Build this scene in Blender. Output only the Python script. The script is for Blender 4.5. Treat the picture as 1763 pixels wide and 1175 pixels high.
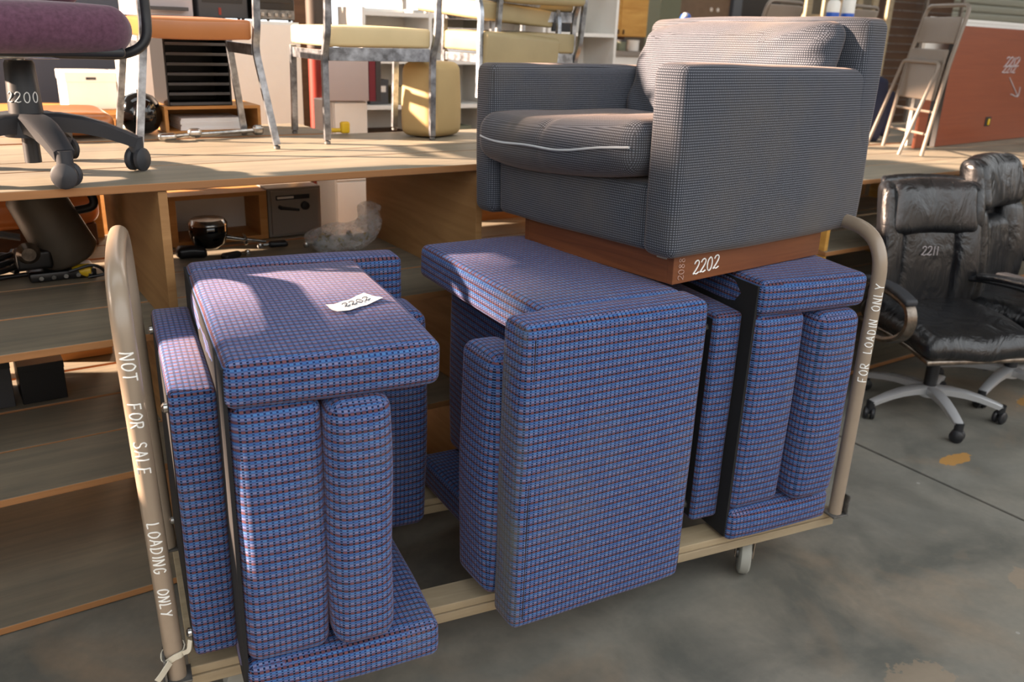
import bpy, bmesh, math, random
from mathutils import Matrix, Vector, Euler
random.seed(7)
PI = math.pi
S = bpy.context.scene
for o in list(bpy.data.objects): bpy.data.objects.remove(o)
COL = S.collection

# ------------------------------------------------------------------ camera
FPX = 1490.0
cam_d = bpy.data.cameras.new('camera'); cam = bpy.data.objects.new('camera', cam_d); COL.objects.link(cam)
cam_d.sensor_width = 36.0; cam_d.sensor_fit = 'HORIZONTAL'; cam_d.lens = 36.0 * FPX / 1763.0
cam_d.clip_start = 0.02; cam_d.clip_end = 200
def cam_axes(vv, v1):
    c = (881.5, 587.5)
    z = -Vector((vv[0]-c[0], vv[1]-c[1], FPX)).normalized()
    x = Vector((v1[0]-c[0], v1[1]-c[1], FPX)).normalized()
    x = (x - z*x.dot(z)).normalized(); y = z.cross(x)
    return Matrix((x, y, z))            # camera (x right, y down, z forward) -> world
_R = cam_axes((720, 4700), (3200, 160))
_B = _R @ Matrix(((1,0,0),(0,-1,0),(0,0,-1)))
cam.matrix_world = Matrix.Translation((0,0,1.6)) @ _B.to_4x4()
cam_d.dof.use_dof = True; cam_d.dof.focus_distance = 2.05; cam_d.dof.aperture_fstop = 4.0
S.camera = cam

# ------------------------------------------------------------------ light
W = bpy.data.worlds.new('world'); S.world = W; W.use_nodes = True
bg = W.node_tree.nodes['Background']; bg.inputs[0].default_value = (0.95, 0.98, 1.0, 1); bg.inputs[1].default_value = 2.0
sun_d = bpy.data.lights.new('sun', 'SUN'); sun = bpy.data.objects.new('sun', sun_d); COL.objects.link(sun)
SUN_DIR = Vector((-2.0, 1.0, 0.80)).normalized()       # towards the sun: behind the shelves, to the left
sun.rotation_euler = SUN_DIR.to_track_quat('Z', 'Y').to_euler()
sun.location = SUN_DIR * 12
sun_d.energy = 27.0; sun_d.color = (1.0, 0.72, 0.53); sun_d.angle = math.radians(1.3)
S.view_settings.view_transform = 'Standard'; S.view_settings.look = 'None'
S.view_settings.exposure = 0.35; S.view_settings.gamma = 1.0; S.view_settings.use_curve_mapping = False
S.cycles.max_bounces = 6; S.cycles.diffuse_bounces = 3; S.cycles.glossy_bounces = 3
S.cycles.transmission_bounces = 4; S.cycles.transparent_max_bounces = 6
S.cycles.sample_clamp_indirect = 6.0

# ------------------------------------------------------------------ mesh helpers
class MB:
    def __init__(s): s.v = []; s.f = []
    def add(s, vs, fs, M=None):
        b = len(s.v)
        for p in vs:
            p = Vector(p); s.v.append(M @ p if M is not None else p)
        for f in fs: s.f.append([i+b for i in f])
        return s
def clampv(x, a): return max(-a, min(a, x))
def axis_pts(h, r, seg, n):
    if r <= 0: 
        return [-h + 2*h*i/n for i in range(n+1)]
    e = [h - r + r*math.sin(PI/2*i/seg)/1.0 for i in range(1, seg+1)]
    e = [h - r + r*math.tan(PI/4*i/seg) for i in range(1, seg+1)]
    inner = [-(h-r) + 2*(h-r)*i/n for i in range(n+1)]
    return [-x for x in reversed(e)] + inner + e
def softbox(mb, c, h, r=0.01, seg=2, n=(1,1,1), puff=(0,0,0), wob=0.0, wf=9.0, seed=0, M=None, fn=None):
    """Box with rounded edges (half sizes h), optional puffed faces and soft unevenness."""
    r = min(r, min(h)*0.98)
    ax = [axis_pts(h[k], r, seg, n[k]) for k in range(3)]
    N = [len(a) for a in ax]; idx = {}; vs = []; fs = []
    rs = random.Random(seed); ph = [rs.uniform(0, 6.28) for _ in range(9)]
    def vid(i, j, k):
        t = (i, j, k)
        if t in idx: return idx[t]
        p = [ax[0][i], ax[1][j], ax[2][k]]
        q = [clampv(p[m], h[m]-r) for m in range(3)]
        d = Vector([p[m]-q[m] for m in range(3)])
        if d.length > 1e-9: d = d.normalized()*r
        p = [q[m]+d[m] for m in range(3)]
        o = list(p)
        for m in range(3):
            if puff[m]:
                fct = 1.0
                for w in range(3):
                    if w != m: fct *= max(0.0, 1-(o[w]/h[w])**2)**0.6
                p[m] += (o[m]/h[m])*puff[m]*fct
        if wob:
            for m in range(3):
                a, b2 = o[(m+1)%3], o[(m+2)%3]
                p[m] += wob*(math.sin(a*wf+ph[m])*0.6 + math.sin(b2*wf*1.3+ph[m+3])*0.5 + math.sin((a+b2)*wf*2.1+ph[m+6])*0.3)
        p = Vector(p)
        if fn: p = Vector(fn(p))
        idx[t] = len(vs); vs.append(p + Vector(c)); return idx[t]
    a, b, d = N
    for i in range(a-1):
        for j in range(b-1):
            fs.append([vid(i,j,0), vid(i,j+1,0), vid(i+1,j+1,0), vid(i+1,j,0)])
            fs.append([vid(i,j,d-1), vid(i+1,j,d-1), vid(i+1,j+1,d-1), vid(i,j+1,d-1)])
    for i in range(a-1):
        for k in range(d-1):
            fs.append([vid(i,0,k), vid(i+1,0,k), vid(i+1,0,k+1), vid(i,0,k+1)])
            fs.append([vid(i,b-1,k), vid(i,b-1,k+1), vid(i+1,b-1,k+1), vid(i+1,b-1,k)])
    for j in range(b-1):
        for k in range(d-1):
            fs.append([vid(0,j,k), vid(0,j,k+1), vid(0,j+1,k+1), vid(0,j+1,k)])
            fs.append([vid(a-1,j,k), vid(a-1,j+1,k), vid(a-1,j+1,k+1), vid(a-1,j,k+1)])
    return mb.add(vs, fs, M)
def box(mb, lo, hi, r=0.0, M=None):
    c = [(lo[k]+hi[k])/2 for k in range(3)]; h = [abs(hi[k]-lo[k])/2 for k in range(3)]
    if r <= 0:
        x0,y0,z0 = lo; x1,y1,z1 = hi
        return mb.add([(x0,y0,z0),(x1,y0,z0),(x1,y1,z0),(x0,y1,z0),(x0,y0,z1),(x1,y0,z1),(x1,y1,z1),(x0,y1,z1)],
                      [[0,3,2,1],[4,5,6,7],[0,1,5,4],[1,2,6,5],[2,3,7,6],[3,0,4,7]], M)
    return softbox(mb, c, h, r, 1, (1,1,1), M=M)
def smooth_path(pts, k=6, closed=False):
    P = [Vector(p) for p in pts]; out = []; n = len(P)
    rng = n if closed else n-1
    for i in range(rng):
        p0 = P[(i-1)%n] if (closed or i > 0) else P[0]*2-P[1]
        p1 = P[i]; p2 = P[(i+1)%n]
        p3 = P[(i+2)%n] if (closed or i+2 < n) else P[-1]*2-P[-2]
        for j in range(k):
            t = j/k
            out.append(0.5*((2*p1)+(p2-p0)*t+(2*p0-5*p1+4*p2-p3)*t*t+(3*p1-p0-3*p2+p3)*t**3))
    if not closed: out.append(P[-1])
    return out
def bend(pts, r, k=6):
    """Polyline with its corners rounded by radius r."""
    P = [Vector(p) for p in pts]; out = [P[0]]
    for i in range(1, len(P)-1):
        a = (P[i-1]-P[i]); b = (P[i+1]-P[i]); la, lb = a.length, b.length
        d = min(r, la*0.49, lb*0.49); a.normalize(); b.normalize()
        p0 = P[i]+a*d; p2 = P[i]+b*d
        for j in range(k+1):
            t = j/k; out.append(p0*(1-t)**2 + P[i]*2*t*(1-t) + p2*t*t)
    out.append(P[-1]); return out
def tube(mb, pts, r, n=10, closed=False, prof=None, up=None, M=None, caps=True):
    """Sweep a circle (or the 2-d profile prof) along pts."""
    P = [Vector(p) for p in pts]; m = len(P)
    R = r if isinstance(r, (list, tuple)) else [r]*m
    T = []
    for i in range(m):
        a = P[(i-1)%m] if (closed or i > 0) else P[i]
        b = P[(i+1)%m] if (closed or i < m-1) else P[i]
        d = b-a; T.append(d.normalized() if d.length > 1e-9 else Vector((0,0,1)))
    u = Vector(up) if up is not None else (Vector((0,0,1)) if abs(T[0].z) < 0.9 else Vector((1,0,0)))
    vs = []; fs = []
    pr = prof or [(math.cos(2*PI*j/n), math.sin(2*PI*j/n)) for j in range(n)]
    n = len(pr)
    for i in range(m):
        t = T[i]; u = (u - t*u.dot(t))
        if u.length < 1e-6: u = t.orthogonal()
        u.normalize(); w = t.cross(u)
        for (a, b) in pr: vs.append(P[i] + (u*a + w*b)*R[i])
    q = m if closed else m-1
    for i in range(q):
        for j in range(n):
            a = i*n+j; b = i*n+(j+1)%n; c = ((i+1)%m)*n+(j+1)%n; d = ((i+1)%m)*n+j
            fs.append([a, b, c, d])
    if caps and not closed:
        fs.append(list(range(n-1, -1, -1))); fs.append([(m-1)*n+j for j in range(n)])
    return mb.add(vs, fs, M)
def rectprof(a, b): return [(a,b),(-a,b),(-a,-b),(a,-b)]
def lathe(mb, prof, n=20, c=(0,0,0), M=None, ang=2*PI):
    vs = []; fs = []; m = len(prof)
    for i in range(n):
        a = ang*i/n
        for (r, z) in prof: vs.append((c[0]+r*math.cos(a), c[1]+r*math.sin(a), c[2]+z))
    for i in range(n):
        for k in range(m-1):
            a = i*m+k; b = ((i+1)%n)*m+k
            fs.append([a, b, b+1, a+1])
    return mb.add(vs, fs, M)
def cyl(mb, p0, p1, r, n=14, r2=None):
    return tube(mb, [p0, p1], [r, r if r2 is None else r2], n)
def prism(mb, poly, z0, z1, M=None):
    n = len(poly)
    vs = [(x, y, z0) for x, y in poly] + [(x, y, z1) for x, y in poly]
    fs = [list(range(n-1, -1, -1)), list(range(n, 2*n))] + [[i, (i+1)%n, n+(i+1)%n, n+i] for i in range(n)]
    return mb.add(vs, fs, M)
def build_mesh(name, mb, mat, smooth=True, uvM=None, angle=40):
    me = bpy.data.meshes.new(name)
    me.from_pydata([tuple(v) for v in mb.v], [], mb.f)
    bm = bmesh.new(); bm.from_mesh(me); bmesh.ops.recalc_face_normals(bm, faces=bm.faces)
    bm.to_mesh(me); bm.free()
    uv = me.uv_layers.new(name='UVMap')
    for p in me.polygons:
        nx, ny, nz = (abs(c) for c in p.normal)
        for li in p.loop_indices:
            x, y, z = me.vertices[me.loops[li].vertex_index].co
            uv.data[li].uv = (x, y) if nz >= nx and nz >= ny else ((x, z) if ny >= nx else (y, z))
    if smooth:
        me.polygons.foreach_set('use_smooth', [True]*len(me.polygons))
        me.set_sharp_from_angle(angle=math.radians(angle))
    me.materials.append(mat); me.update()
    return me
def part(name, mb, mat, parent=None, smooth=True, loc=None, rot=None, label=None, angle=40):
    me = mb if isinstance(mb, bpy.types.Mesh) else build_mesh(name, mb, mat, smooth, angle=angle)
    o = bpy.data.objects.new(name, me); COL.objects.link(o)
    if parent: o.parent = parent
    if loc is not None: o.location = loc
    if rot is not None: o.rotation_euler = rot
    if label: o['label'] = label
    return o
def thing(name, label, cat, loc=(0,0,0), rotz=0.0, group=None, rot=None):
    o = bpy.data.objects.new(name, None); COL.objects.link(o); o.empty_display_size = 0.05
    o.location = loc; o.rotation_euler = rot if rot is not None else (0, 0, rotz)
    o['label'] = label; o['category'] = cat
    if group: o['group'] = group
    return o
def tag(o, label, cat, group=None):
    o['label'] = label; o['category'] = cat
    if group: o['group'] = group
    return o
def copy_tree(o, parent=None):
    c = o.copy(); COL.objects.link(c); c.parent = parent
    for ch in list(o.children): copy_tree(ch, c)
    return c
def struct(o): o['kind'] = 'structure'; return o
def rotM(axis, deg, c=(0,0,0)):
    c = Vector(c); return Matrix.Translation(c) @ Matrix.Rotation(math.radians(deg), 4, axis) @ Matrix.Translation(-c)

# ------------------------------------------------------------------ materials
def lin(c):
    f = lambda v: (v/255/12.92) if v/255 <= 0.04045 else ((v/255+0.055)/1.055)**2.4
    return (f(c[0]), f(c[1]), f(c[2]), 1)
class NT:
    def __init__(s, name):
        s.m = bpy.data.materials.new(name); s.m.use_nodes = True; s.t = s.m.node_tree
        s.b = s.t.nodes['Principled BSDF']; s.n = s.t.nodes; s.l = s.t.links
    def node(s, typ, **kw):
        n = s.n.new(typ)
        for k, v in kw.items(): setattr(n, k, v)
        return n
    def link(s, a, b): s.l.new(a, b)
    def val(s, sock, v):
        if hasattr(v, 'links') or isinstance(v, bpy.types.NodeSocket): s.l.new(v, sock)
        else: sock.default_value = v
    def math(s, op, a, b=0.0, c=None):
        n = s.node('ShaderNodeMath', operation=op); s.val(n.inputs[0], a); s.val(n.inputs[1], b)
        if c is not None: s.val(n.inputs[2], c)
        return n.outputs[0]
    def mix(s, f, a, b, mode='MIX'):
        n = s.node('ShaderNodeMix', data_type='RGBA', blend_type=mode)
        s.val(n.inputs[0], f); s.val(n.inputs[6], a); s.val(n.inputs[7], b); return n.outputs[2]
    def noise(s, scale, vec=None, detail=3, rough=0.55, dist=0.0):
        n = s.node('ShaderNodeTexNoise'); n.inputs['Scale'].default_value = scale
        n.inputs['Detail'].default_value = detail; n.inputs['Roughness'].default_value = rough
        n.inputs['Distortion'].default_value = dist
        if vec is not None: s.link(vec, n.inputs['Vector'])
        return n.outputs['Fac']
    def ramp(s, f, stops):
        n = s.node('ShaderNodeValToRGB'); s.val(n.inputs[0], f); e = n.color_ramp.elements
        e[0].position, e[0].color = stops[0]; e[1].position, e[1].color = stops[-1]
        for p, c in stops[1:-1]:
            k = e.new(p); k.color = c
        return n.outputs[0]
    def coord(s, which='Object'): return s.node('ShaderNodeTexCoord').outputs[which]
    def mapping(s, vec, scale=(1,1,1), rot=(0,0,0), loc=(0,0,0)):
        n = s.node('ShaderNodeMapping'); s.link(vec, n.inputs[0])
        n.inputs['Scale'].default_value = scale; n.inputs['Rotation'].default_value = rot; n.inputs['Location'].default_value = loc
        return n.outputs[0]
    def rnd(s): return s.node('ShaderNodeObjectInfo').outputs['Random']
    def set(s, **kw):
        for k, v in kw.items(): s.val(s.b.inputs[k.replace('_', ' ')], v)
        return s
    def bump(s, h, strength=0.3, dist=0.002):
        n = s.node('ShaderNodeBump'); n.inputs['Strength'].default_value = strength; n.inputs['Distance'].default_value = dist
        s.val(n.inputs['Height'], h); s.link(n.outputs[0], s.b.inputs['Normal'])
def plain(name, rgb, rough=0.5, metal=0.0, var=0.12, scale=14.0, spec=0.5, bump=0.0, bscale=120, **kw):
    t = NT(name); c = lin(rgb)
    if var:
        nz = t.noise(scale, t.coord(), 4)
        col = t.mix(nz, tuple(x*(1-var) for x in c[:3])+(1,), tuple(min(1, x*(1+var)) for x in c[:3])+(1,))
        t.set(Base_Color=col)
    else: t.set(Base_Color=c)
    t.set(Roughness=rough, Metallic=metal); t.b.inputs['Specular IOR Level'].default_value = spec
    for k, v in kw.items(): t.set(**{k: v})
    if bump: t.bump(t.noise(bscale, t.coord(), 2), bump)
    return t.m

def mat_blue_fabric(worn=None):
    t = NT('blue_woven_fabric' + ('_worn' if worn else '')); uv = t.coord('UV')
    sep = t.node('ShaderNodeSeparateXYZ'); t.link(uv, sep.inputs[0])
    u = t.math('DIVIDE', sep.outputs[0], 0.0121); v = t.math('DIVIDE', sep.outputs[1], 0.0065)
    fu = t.math('FRACT', u); fv = t.math('FRACT', v)
    row = t.math('FLOOR', t.math('MULTIPLY', t.math('FRACT', t.math('DIVIDE', v, 3.0)), 2.9999))
    isred = t.math('LESS_THAN', row, 0.5); isblue = t.math('GREATER_THAN', row, 1.5)
    # thread by thread unevenness
    fl = t.node('ShaderNodeCombineXYZ'); t.link(t.math('FLOOR', u), fl.inputs[0]); t.link(t.math('FLOOR', v), fl.inputs[1])
    wn = t.node('ShaderNodeTexWhiteNoise'); t.link(fl.outputs[0], wn.inputs[0]); w = wn.outputs['Value']
    red = t.mix(w, lin((82,56,66)), lin((108,72,76))); mau = t.mix(w, lin((90,97,138)), lin((114,118,152)))
    blu = t.mix(w, lin((56,92,148)), lin((74,116,168)))
    col = t.mix(isred, t.mix(isblue, mau, blu), red)
    gap = t.math('GREATER_THAN', fu, 0.64)                       # the dark warp between two dashes
    thin = t.math('GREATER_THAN', t.math('ABSOLUTE', t.math('SUBTRACT', fv, 0.5)), 0.29)
    dk = t.mix(isred, t.mix(isblue, lin((24,33,64)), lin((32,50,96))), lin((15,17,32)))
    dark = t.mix(thin, dk, t.mix(isred, lin((74,104,150)), lin((60,76,112))))
    lite = t.mix(thin, col, t.mix(0.5, col, lin((40,54,104))))
    c = t.mix(gap, lite, dark)
    dust = t.ramp(t.noise(2.2, t.coord(), 5, 0.65), [(0.52, (0,0,0,1)), (0.78, (1,1,1,1))])
    c2 = t.mix(t.math('MULTIPLY', dust, 0.33), c, lin((112,112,104)))
    if worn:                                                     # rubbed, dusty strip along the chair's top edge
        px = t.node('ShaderNodeSeparateXYZ'); t.link(t.coord(), px.inputs[0])
        k = t.math('ADD', t.math('MULTIPLY', t.math('SUBTRACT', px.outputs[0], worn), 9.0), t.math('MULTIPLY', t.noise(7, t.mapping(t.coord(), (1,1,0.35)), 5, 0.7), 1.5))
        c2 = t.mix(t.ramp(k, [(0.72, (0,0,0,1)), (1.05, (0.78,0.78,0.78,1))]), c2, lin((92,96,88)))
    t.set(Base_Color=c2, Roughness=0.9); t.b.inputs['Specular IOR Level'].default_value = 0.15
    t.b.inputs['Sheen Weight'].default_value = 0.22; t.b.inputs['Sheen Roughness'].default_value = 0.4
    t.b.inputs['Sheen Tint'].default_value = lin((225,190,190))
    h = t.math('MULTIPLY', t.math('SINE', t.math('MULTIPLY', fu, PI)), t.math('SINE', t.math('MULTIPLY', fv, PI)))
    t.bump(h, 0.35, 0.0015)
    return t.m
def mat_grey_fabric():
    t = NT('grey_weave_fabric'); uv = t.coord('UV')
    sep = t.node('ShaderNodeSeparateXYZ'); t.link(uv, sep.inputs[0])
    fu = t.math('FRACT', t.math('DIVIDE', sep.outputs[0], 0.0058)); fv = t.math('FRACT', t.math('DIVIDE', sep.outputs[1], 0.0062))
    a = t.math('GREATER_THAN', fu, 0.48); b = t.math('GREATER_THAN', fv, 0.45)
    k = t.math('MULTIPLY', a, b)
    c = t.mix(k, lin((48,52,59)), lin((114,118,128)))
    c = t.mix(t.math('MULTIPLY', b, 0.25), c, lin((92,94,102)))
    big = t.noise(3.0, t.coord(), 5, 0.6)
    c = t.mix(t.ramp(big, [(0.45, (0,0,0,1)), (0.85, (0.7,0.7,0.7,1))]), c, lin((96,90,82)))
    t.set(Base_Color=c, Roughness=0.95); t.b.inputs['Specular IOR Level'].default_value = 0.1
    t.b.inputs['Sheen Weight'].default_value = 0.3; t.b.inputs['Sheen Roughness'].default_value = 0.4
    t.b.inputs['Sheen Tint'].default_value = lin((230,205,190))
    t.bump(t.math('MULTIPLY', t.math('SINE', t.math('MULTIPLY', fu, PI)), t.math('SINE', t.math('MULTIPLY', fv, PI))), 0.3, 0.001)
    return t.m
def mat_wood(name, c0, c1, grain=(1.2, 22, 22), rough=0.6, edge=None, dirt=None, spec=0.3, ring=0.0):
    """Long grain along u; edge = colour of the sawn sides of a plank; dirt = grey weathering on its faces."""
    t = NT(name); uv = t.coord('UV'); r = t.rnd()
    off = t.node('ShaderNodeVectorMath', operation='ADD'); t.link(uv, off.inputs[0])
    cx = t.node('ShaderNodeCombineXYZ'); t.link(t.math('MULTIPLY', r, 37.0), cx.inputs[0]); t.link(t.math('MULTIPLY', r, 11.0), cx.inputs[1])
    t.link(cx.outputs[0], off.inputs[1]); vec = t.mapping(off.outputs[0], grain)
    n1 = t.noise(1.6, vec, 5, 0.6, 0.8 + ring)
    c = t.mix(t.ramp(n1, [(0.3, (0,0,0,1)), (0.72, (1,1,1,1))]), lin(c0), lin(c1))
    c = t.mix(t.math('MULTIPLY', r, 0.35), c, lin(tuple(0.82*x for x in c0)))
    if dirt:
        d = t.ramp(t.noise(3.0, off.outputs[0], 5, 0.6), [(0.3, (0,0,0,1)), (0.7, (1,1,1,1))])
        c = t.mix(d, c, t.mix(0.4, c, lin(dirt)))
    if edge:
        g = t.node('ShaderNodeTexCoord').outputs['Normal']; sp = t.node('ShaderNodeSeparateXYZ'); t.link(g, sp.inputs[0])
        isface = t.math('GREATER_THAN', t.math('ABSOLUTE', sp.outputs[2]), 0.6)
        e = t.mix(n1, lin(edge), lin(tuple(0.72*x for x in edge)))
        c = t.mix(isface, e, c)
    t.set(Base_Color=c, Roughness=rough); t.b.inputs['Specular IOR Level'].default_value = spec
    t.bump(n1, 0.15, 0.002)
    return t.m
def mat_chrome(name, rgb=(190,196,204), rough=0.22):
    t = NT(name); nz = t.noise(24, t.coord(), 4, 0.6)
    c = t.mix(t.ramp(nz, [(0.35, (0,0,0,1)), (0.7, (1,1,1,1))]), lin(tuple(0.62*x for x in rgb)), lin(rgb))
    t.set(Base_Color=c, Metallic=0.9, Roughness=t.math('ADD', t.math('MULTIPLY', nz, 0.25), rough)); return t.m
def mat_concrete():
    t = NT('stained_concrete'); p = t.coord('Object')
    n1 = t.noise(0.55, p, 6, 0.6, 0.6); n2 = t.noise(2.7, p, 6, 0.62, 0.4); n3 = t.noise(40, p, 3)
    c = t.mix(t.ramp(n1, [(0.35, (0,0,0,1)), (0.68, (1,1,1,1))]), lin((120,120,114)), lin((140,131,116)))
    c = t.mix(t.ramp(n2, [(0.36, (1,1,1,1)), (0.6, (0,0,0,1))]), c, lin((94,94,88)))
    c = t.mix(t.ramp(t.noise(1.3, t.mapping(p, loc=(5,3,0)), 4, 0.6, 0.8), [(0.56, (0,0,0,1)), (0.72, (0.55,0.55,0.55,1))]), c, lin((150,128,104)))
    c = t.mix(t.math('MULTIPLY', n3, 0.35), c, lin((84,84,80)))
    vo = t.node('ShaderNodeTexVoronoi'); vo.inputs['Scale'].default_value = 6.0; t.link(p, vo.inputs['Vector'])
    sp = t.math('LESS_THAN', vo.outputs['Distance'], 0.045)
    c = t.mix(t.math('MULTIPLY', sp, 0.45), c, lin((170,170,165)))
    # worn ochre floor paint
    for (x, y, sx, sy) in ((3.33,1.60,0.10,0.035), (3.42,1.20,0.10,0.04), (4.35,1.75,0.2,0.06)):
        q = t.mapping(p, (1/sx, 1/sy, 0.0), loc=(-x/sx, -y/sy, 0))
        dd = t.node('ShaderNodeVectorMath', operation='LENGTH'); t.link(q, dd.inputs[0])
        k = t.math('LESS_THAN', t.math('ADD', dd.outputs['Value'], t.math('MULTIPLY', t.noise(26, p, 3), 1.0)), 1.5)
        c = t.mix(t.math('MULTIPLY', k, 0.75), c, lin((176,128,58)))
    for (x, y, sx, sy, rgb, amt) in ((2.33,0.78,0.13,0.04,(176,178,174),0.55), (2.0,0.92,0.34,0.20,(146,128,106),0.5), (2.72,1.02,0.20,0.13,(150,130,108),0.45), (1.55,0.95,0.16,0.22,(88,86,78),0.35)):   # spilt paint and old stains
        q = t.mapping(p, (1/sx, 1/sy, 0.0), loc=(-x/sx, -y/sy, 0))
        dd = t.node('ShaderNodeVectorMath', operation='LENGTH'); t.link(q, dd.inputs[0])
        k = t.ramp(t.math('ADD', dd.outputs['Value'], t.math('MULTIPLY', t.noise(11, p, 4, 0.65), 1.4)), [(0.95, (1,1,1,1)), (1.6, (0,0,0,1))])
        c = t.mix(t.math('MULTIPLY', k, amt), c, lin(rgb))
    t.set(Base_Color=c, Roughness=t.math('ADD', t.math('MULTIPLY', n2, 0.35), 0.38)); t.b.inputs['Specular IOR Level'].default_value = 0.35
    t.bump(t.noise(60, p, 4), 0.12, 0.003)
    return t.m
M_BLUE = mat_blue_fabric(); M_BLUEW = mat_blue_fabric(0.515); M_GREY = mat_grey_fabric()
M_CLOTH = plain('black_dust_cloth', (22,22,24), 0.95, var=0.4, scale=8)
M_PLANK = mat_wood('weathered_plank', (126,120,106), (160,148,126), (0.9, 14, 14), 0.58, edge=(178,126,80), dirt=(88,87,82))
M_PLY = mat_wood('plywood_sheet', (148,108,66), (180,138,90), (0.8, 7, 7), 0.6, ring=1.2)
M_PLYY = mat_wood('yellow_pine_plywood', (182,130,58), (212,164,86), (0.7, 5, 5), 0.55, ring=2.0)
M_OAK = mat_wood('light_oak_veneer', (178,124,66), (204,150,88), (1, 18, 18), 0.5)
M_PLINTH = mat_wood('red_brown_plinth_wood', (100,56,32), (134,80,46), (1.2, 26, 26), 0.45, spec=0.4)
M_CHERRY = mat_wood('cherry_laminate', (132,66,40), (152,80,50), (1.0, 30, 30), 0.3, spec=0.5)
M_DECK = mat_wood('pale_deck_wood', (164,146,116), (192,174,142), (1.2, 16, 16), 0.7, dirt=(112,104,92))
M_TAN = plain('tan_painted_steel', (146,131,114), 0.3, 0.0, 0.08, 20, 0.6)
M_STEEL = mat_chrome('dull_steel', (150,150,148), 0.4)
M_CHROME = mat_chrome('worn_chrome')
M_BRIGHT = mat_chrome('bright_chrome', (215,215,212), 0.08)
M_SILVER = plain('silver_paint', (205,207,210), 0.35, 0.5, 0.05)
M_BRONZE = mat_chrome('pewter_metal', (150,138,126), 0.2)
M_RUBBER = plain('grey_rubber', (150,150,142), 0.7)
M_PLASTIC = plain('black_plastic', (28,30,34), 0.45, var=0.25)
M_DUSTYPL = plain('dusty_black_plastic', (42,44,49), 0.6, var=0.3, scale=6)
def mat_leather():
    t = NT('black_leather'); o = t.coord(); a = t.noise(9, t.mapping(o, (1.0,1.0,0.45)), 4, 0.55, 1.2); b = t.noise(170, o, 2)
    t.set(Base_Color=t.mix(a, lin((12,13,16)), lin((22,23,27))), Roughness=t.math('ADD', t.math('MULTIPLY', a, 0.2), 0.24)); t.b.inputs['Specular IOR Level'].default_value = 0.6
    t.bump(t.math('ADD', a, t.math('MULTIPLY', b, 0.03)), 0.55, 0.03); return t.m
M_LEATHER = mat_leather()
M_PURPLE = plain('plum_seat_fabric', (92,62,78), 0.9, var=0.55, scale=90, spec=0.1, Sheen_Weight=0.25)
M_BEIGE = plain('beige_vinyl', (198,180,138), 0.55, var=0.1, scale=8)
M_TANV = plain('tan_vinyl', (176,150,102), 0.6, var=0.1, scale=8)
M_KHAKI = plain('khaki_vinyl', (156,142,106), 0.55, var=0.15, scale=8)
M_BROWN = plain('caramel_vinyl', (172,108,58), 0.3, var=0.12, scale=9, spec=0.6)
M_WHITE = plain('white_laminate', (228,226,220), 0.5, var=0.04)
M_CARD = plain('white_cardboard', (226,220,212), 0.75, var=0.05)
M_PAPER = plain('white_paper', (236,236,236), 0.8, var=0.02)
M_INK = plain('grey_ink', (84,86,94), 0.8, var=0)
M_CHALK = plain('white_paint_marker', (236,236,232), 0.7, var=0)
M_FADED = plain('faded_chalk', (176,140,124), 0.8, var=0.2)
M_BLACK = plain('black_metal', (20,20,22), 0.4, var=0.2)
M_GLOSSB = plain('glossy_black', (10,10,11), 0.07, var=0.1, spec=0.7)
M_DGREY = plain('dark_grey_case', (58,60,64), 0.5, var=0.1)
M_GREYM = plain('warm_grey_metal', (134,124,114), 0.45, var=0.06)
M_TAUPE = plain('taupe_folding_chair_paint', (128,116,104), 0.4, 0.1, 0.06)
M_LTGREY = plain('light_grey_panel', (178,170,172), 0.6, var=0.05)
M_RED = plain('red_painted_steel', (132,38,26), 0.45, var=0.12)
M_YELLOW = plain('yellow_plastic', (214,176,30), 0.45, var=0.08)
M_BLUEP = plain('bright_blue_plastic', (40,92,190), 0.35, var=0.1)
M_OLIVE = plain('olive_wall_paint', (112,116,96), 0.8, var=0.1, scale=1.5)
M_TAPE = plain('masking_tape', (206,200,182), 0.8, var=0.06)
M_TAG = plain('grey_tag', (158,160,150), 0.7, var=0.1)
M_POLISH = plain('dusty_motor_housing', (84,76,66), 0.5, 0.3, 0.3, 10)
M_NAVY = plain('navy_cloth', (40,46,72), 0.9, var=0.2)
M_DKWOOD = mat_wood('dark_stained_wood', (74,50,32), (98,68,44), (1, 14, 14), 0.6)
M_GREENISH = plain('grey_corrugated_steel', (150,150,136), 0.5, 0.3, 0.06)
def mat_bag():
    t = NT('clear_plastic_film'); nz = t.noise(60, t.coord(), 3)
    t.set(Base_Color=(0.9,0.9,0.9,1), Roughness=0.15, Alpha=t.math('ADD', t.math('MULTIPLY', nz, 0.35), 0.12))
    t.bump(t.noise(45, t.coord(), 4), 0.8, 0.01); return t.m
M_BAG = mat_bag()
M_FLOOR = mat_concrete()

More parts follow.
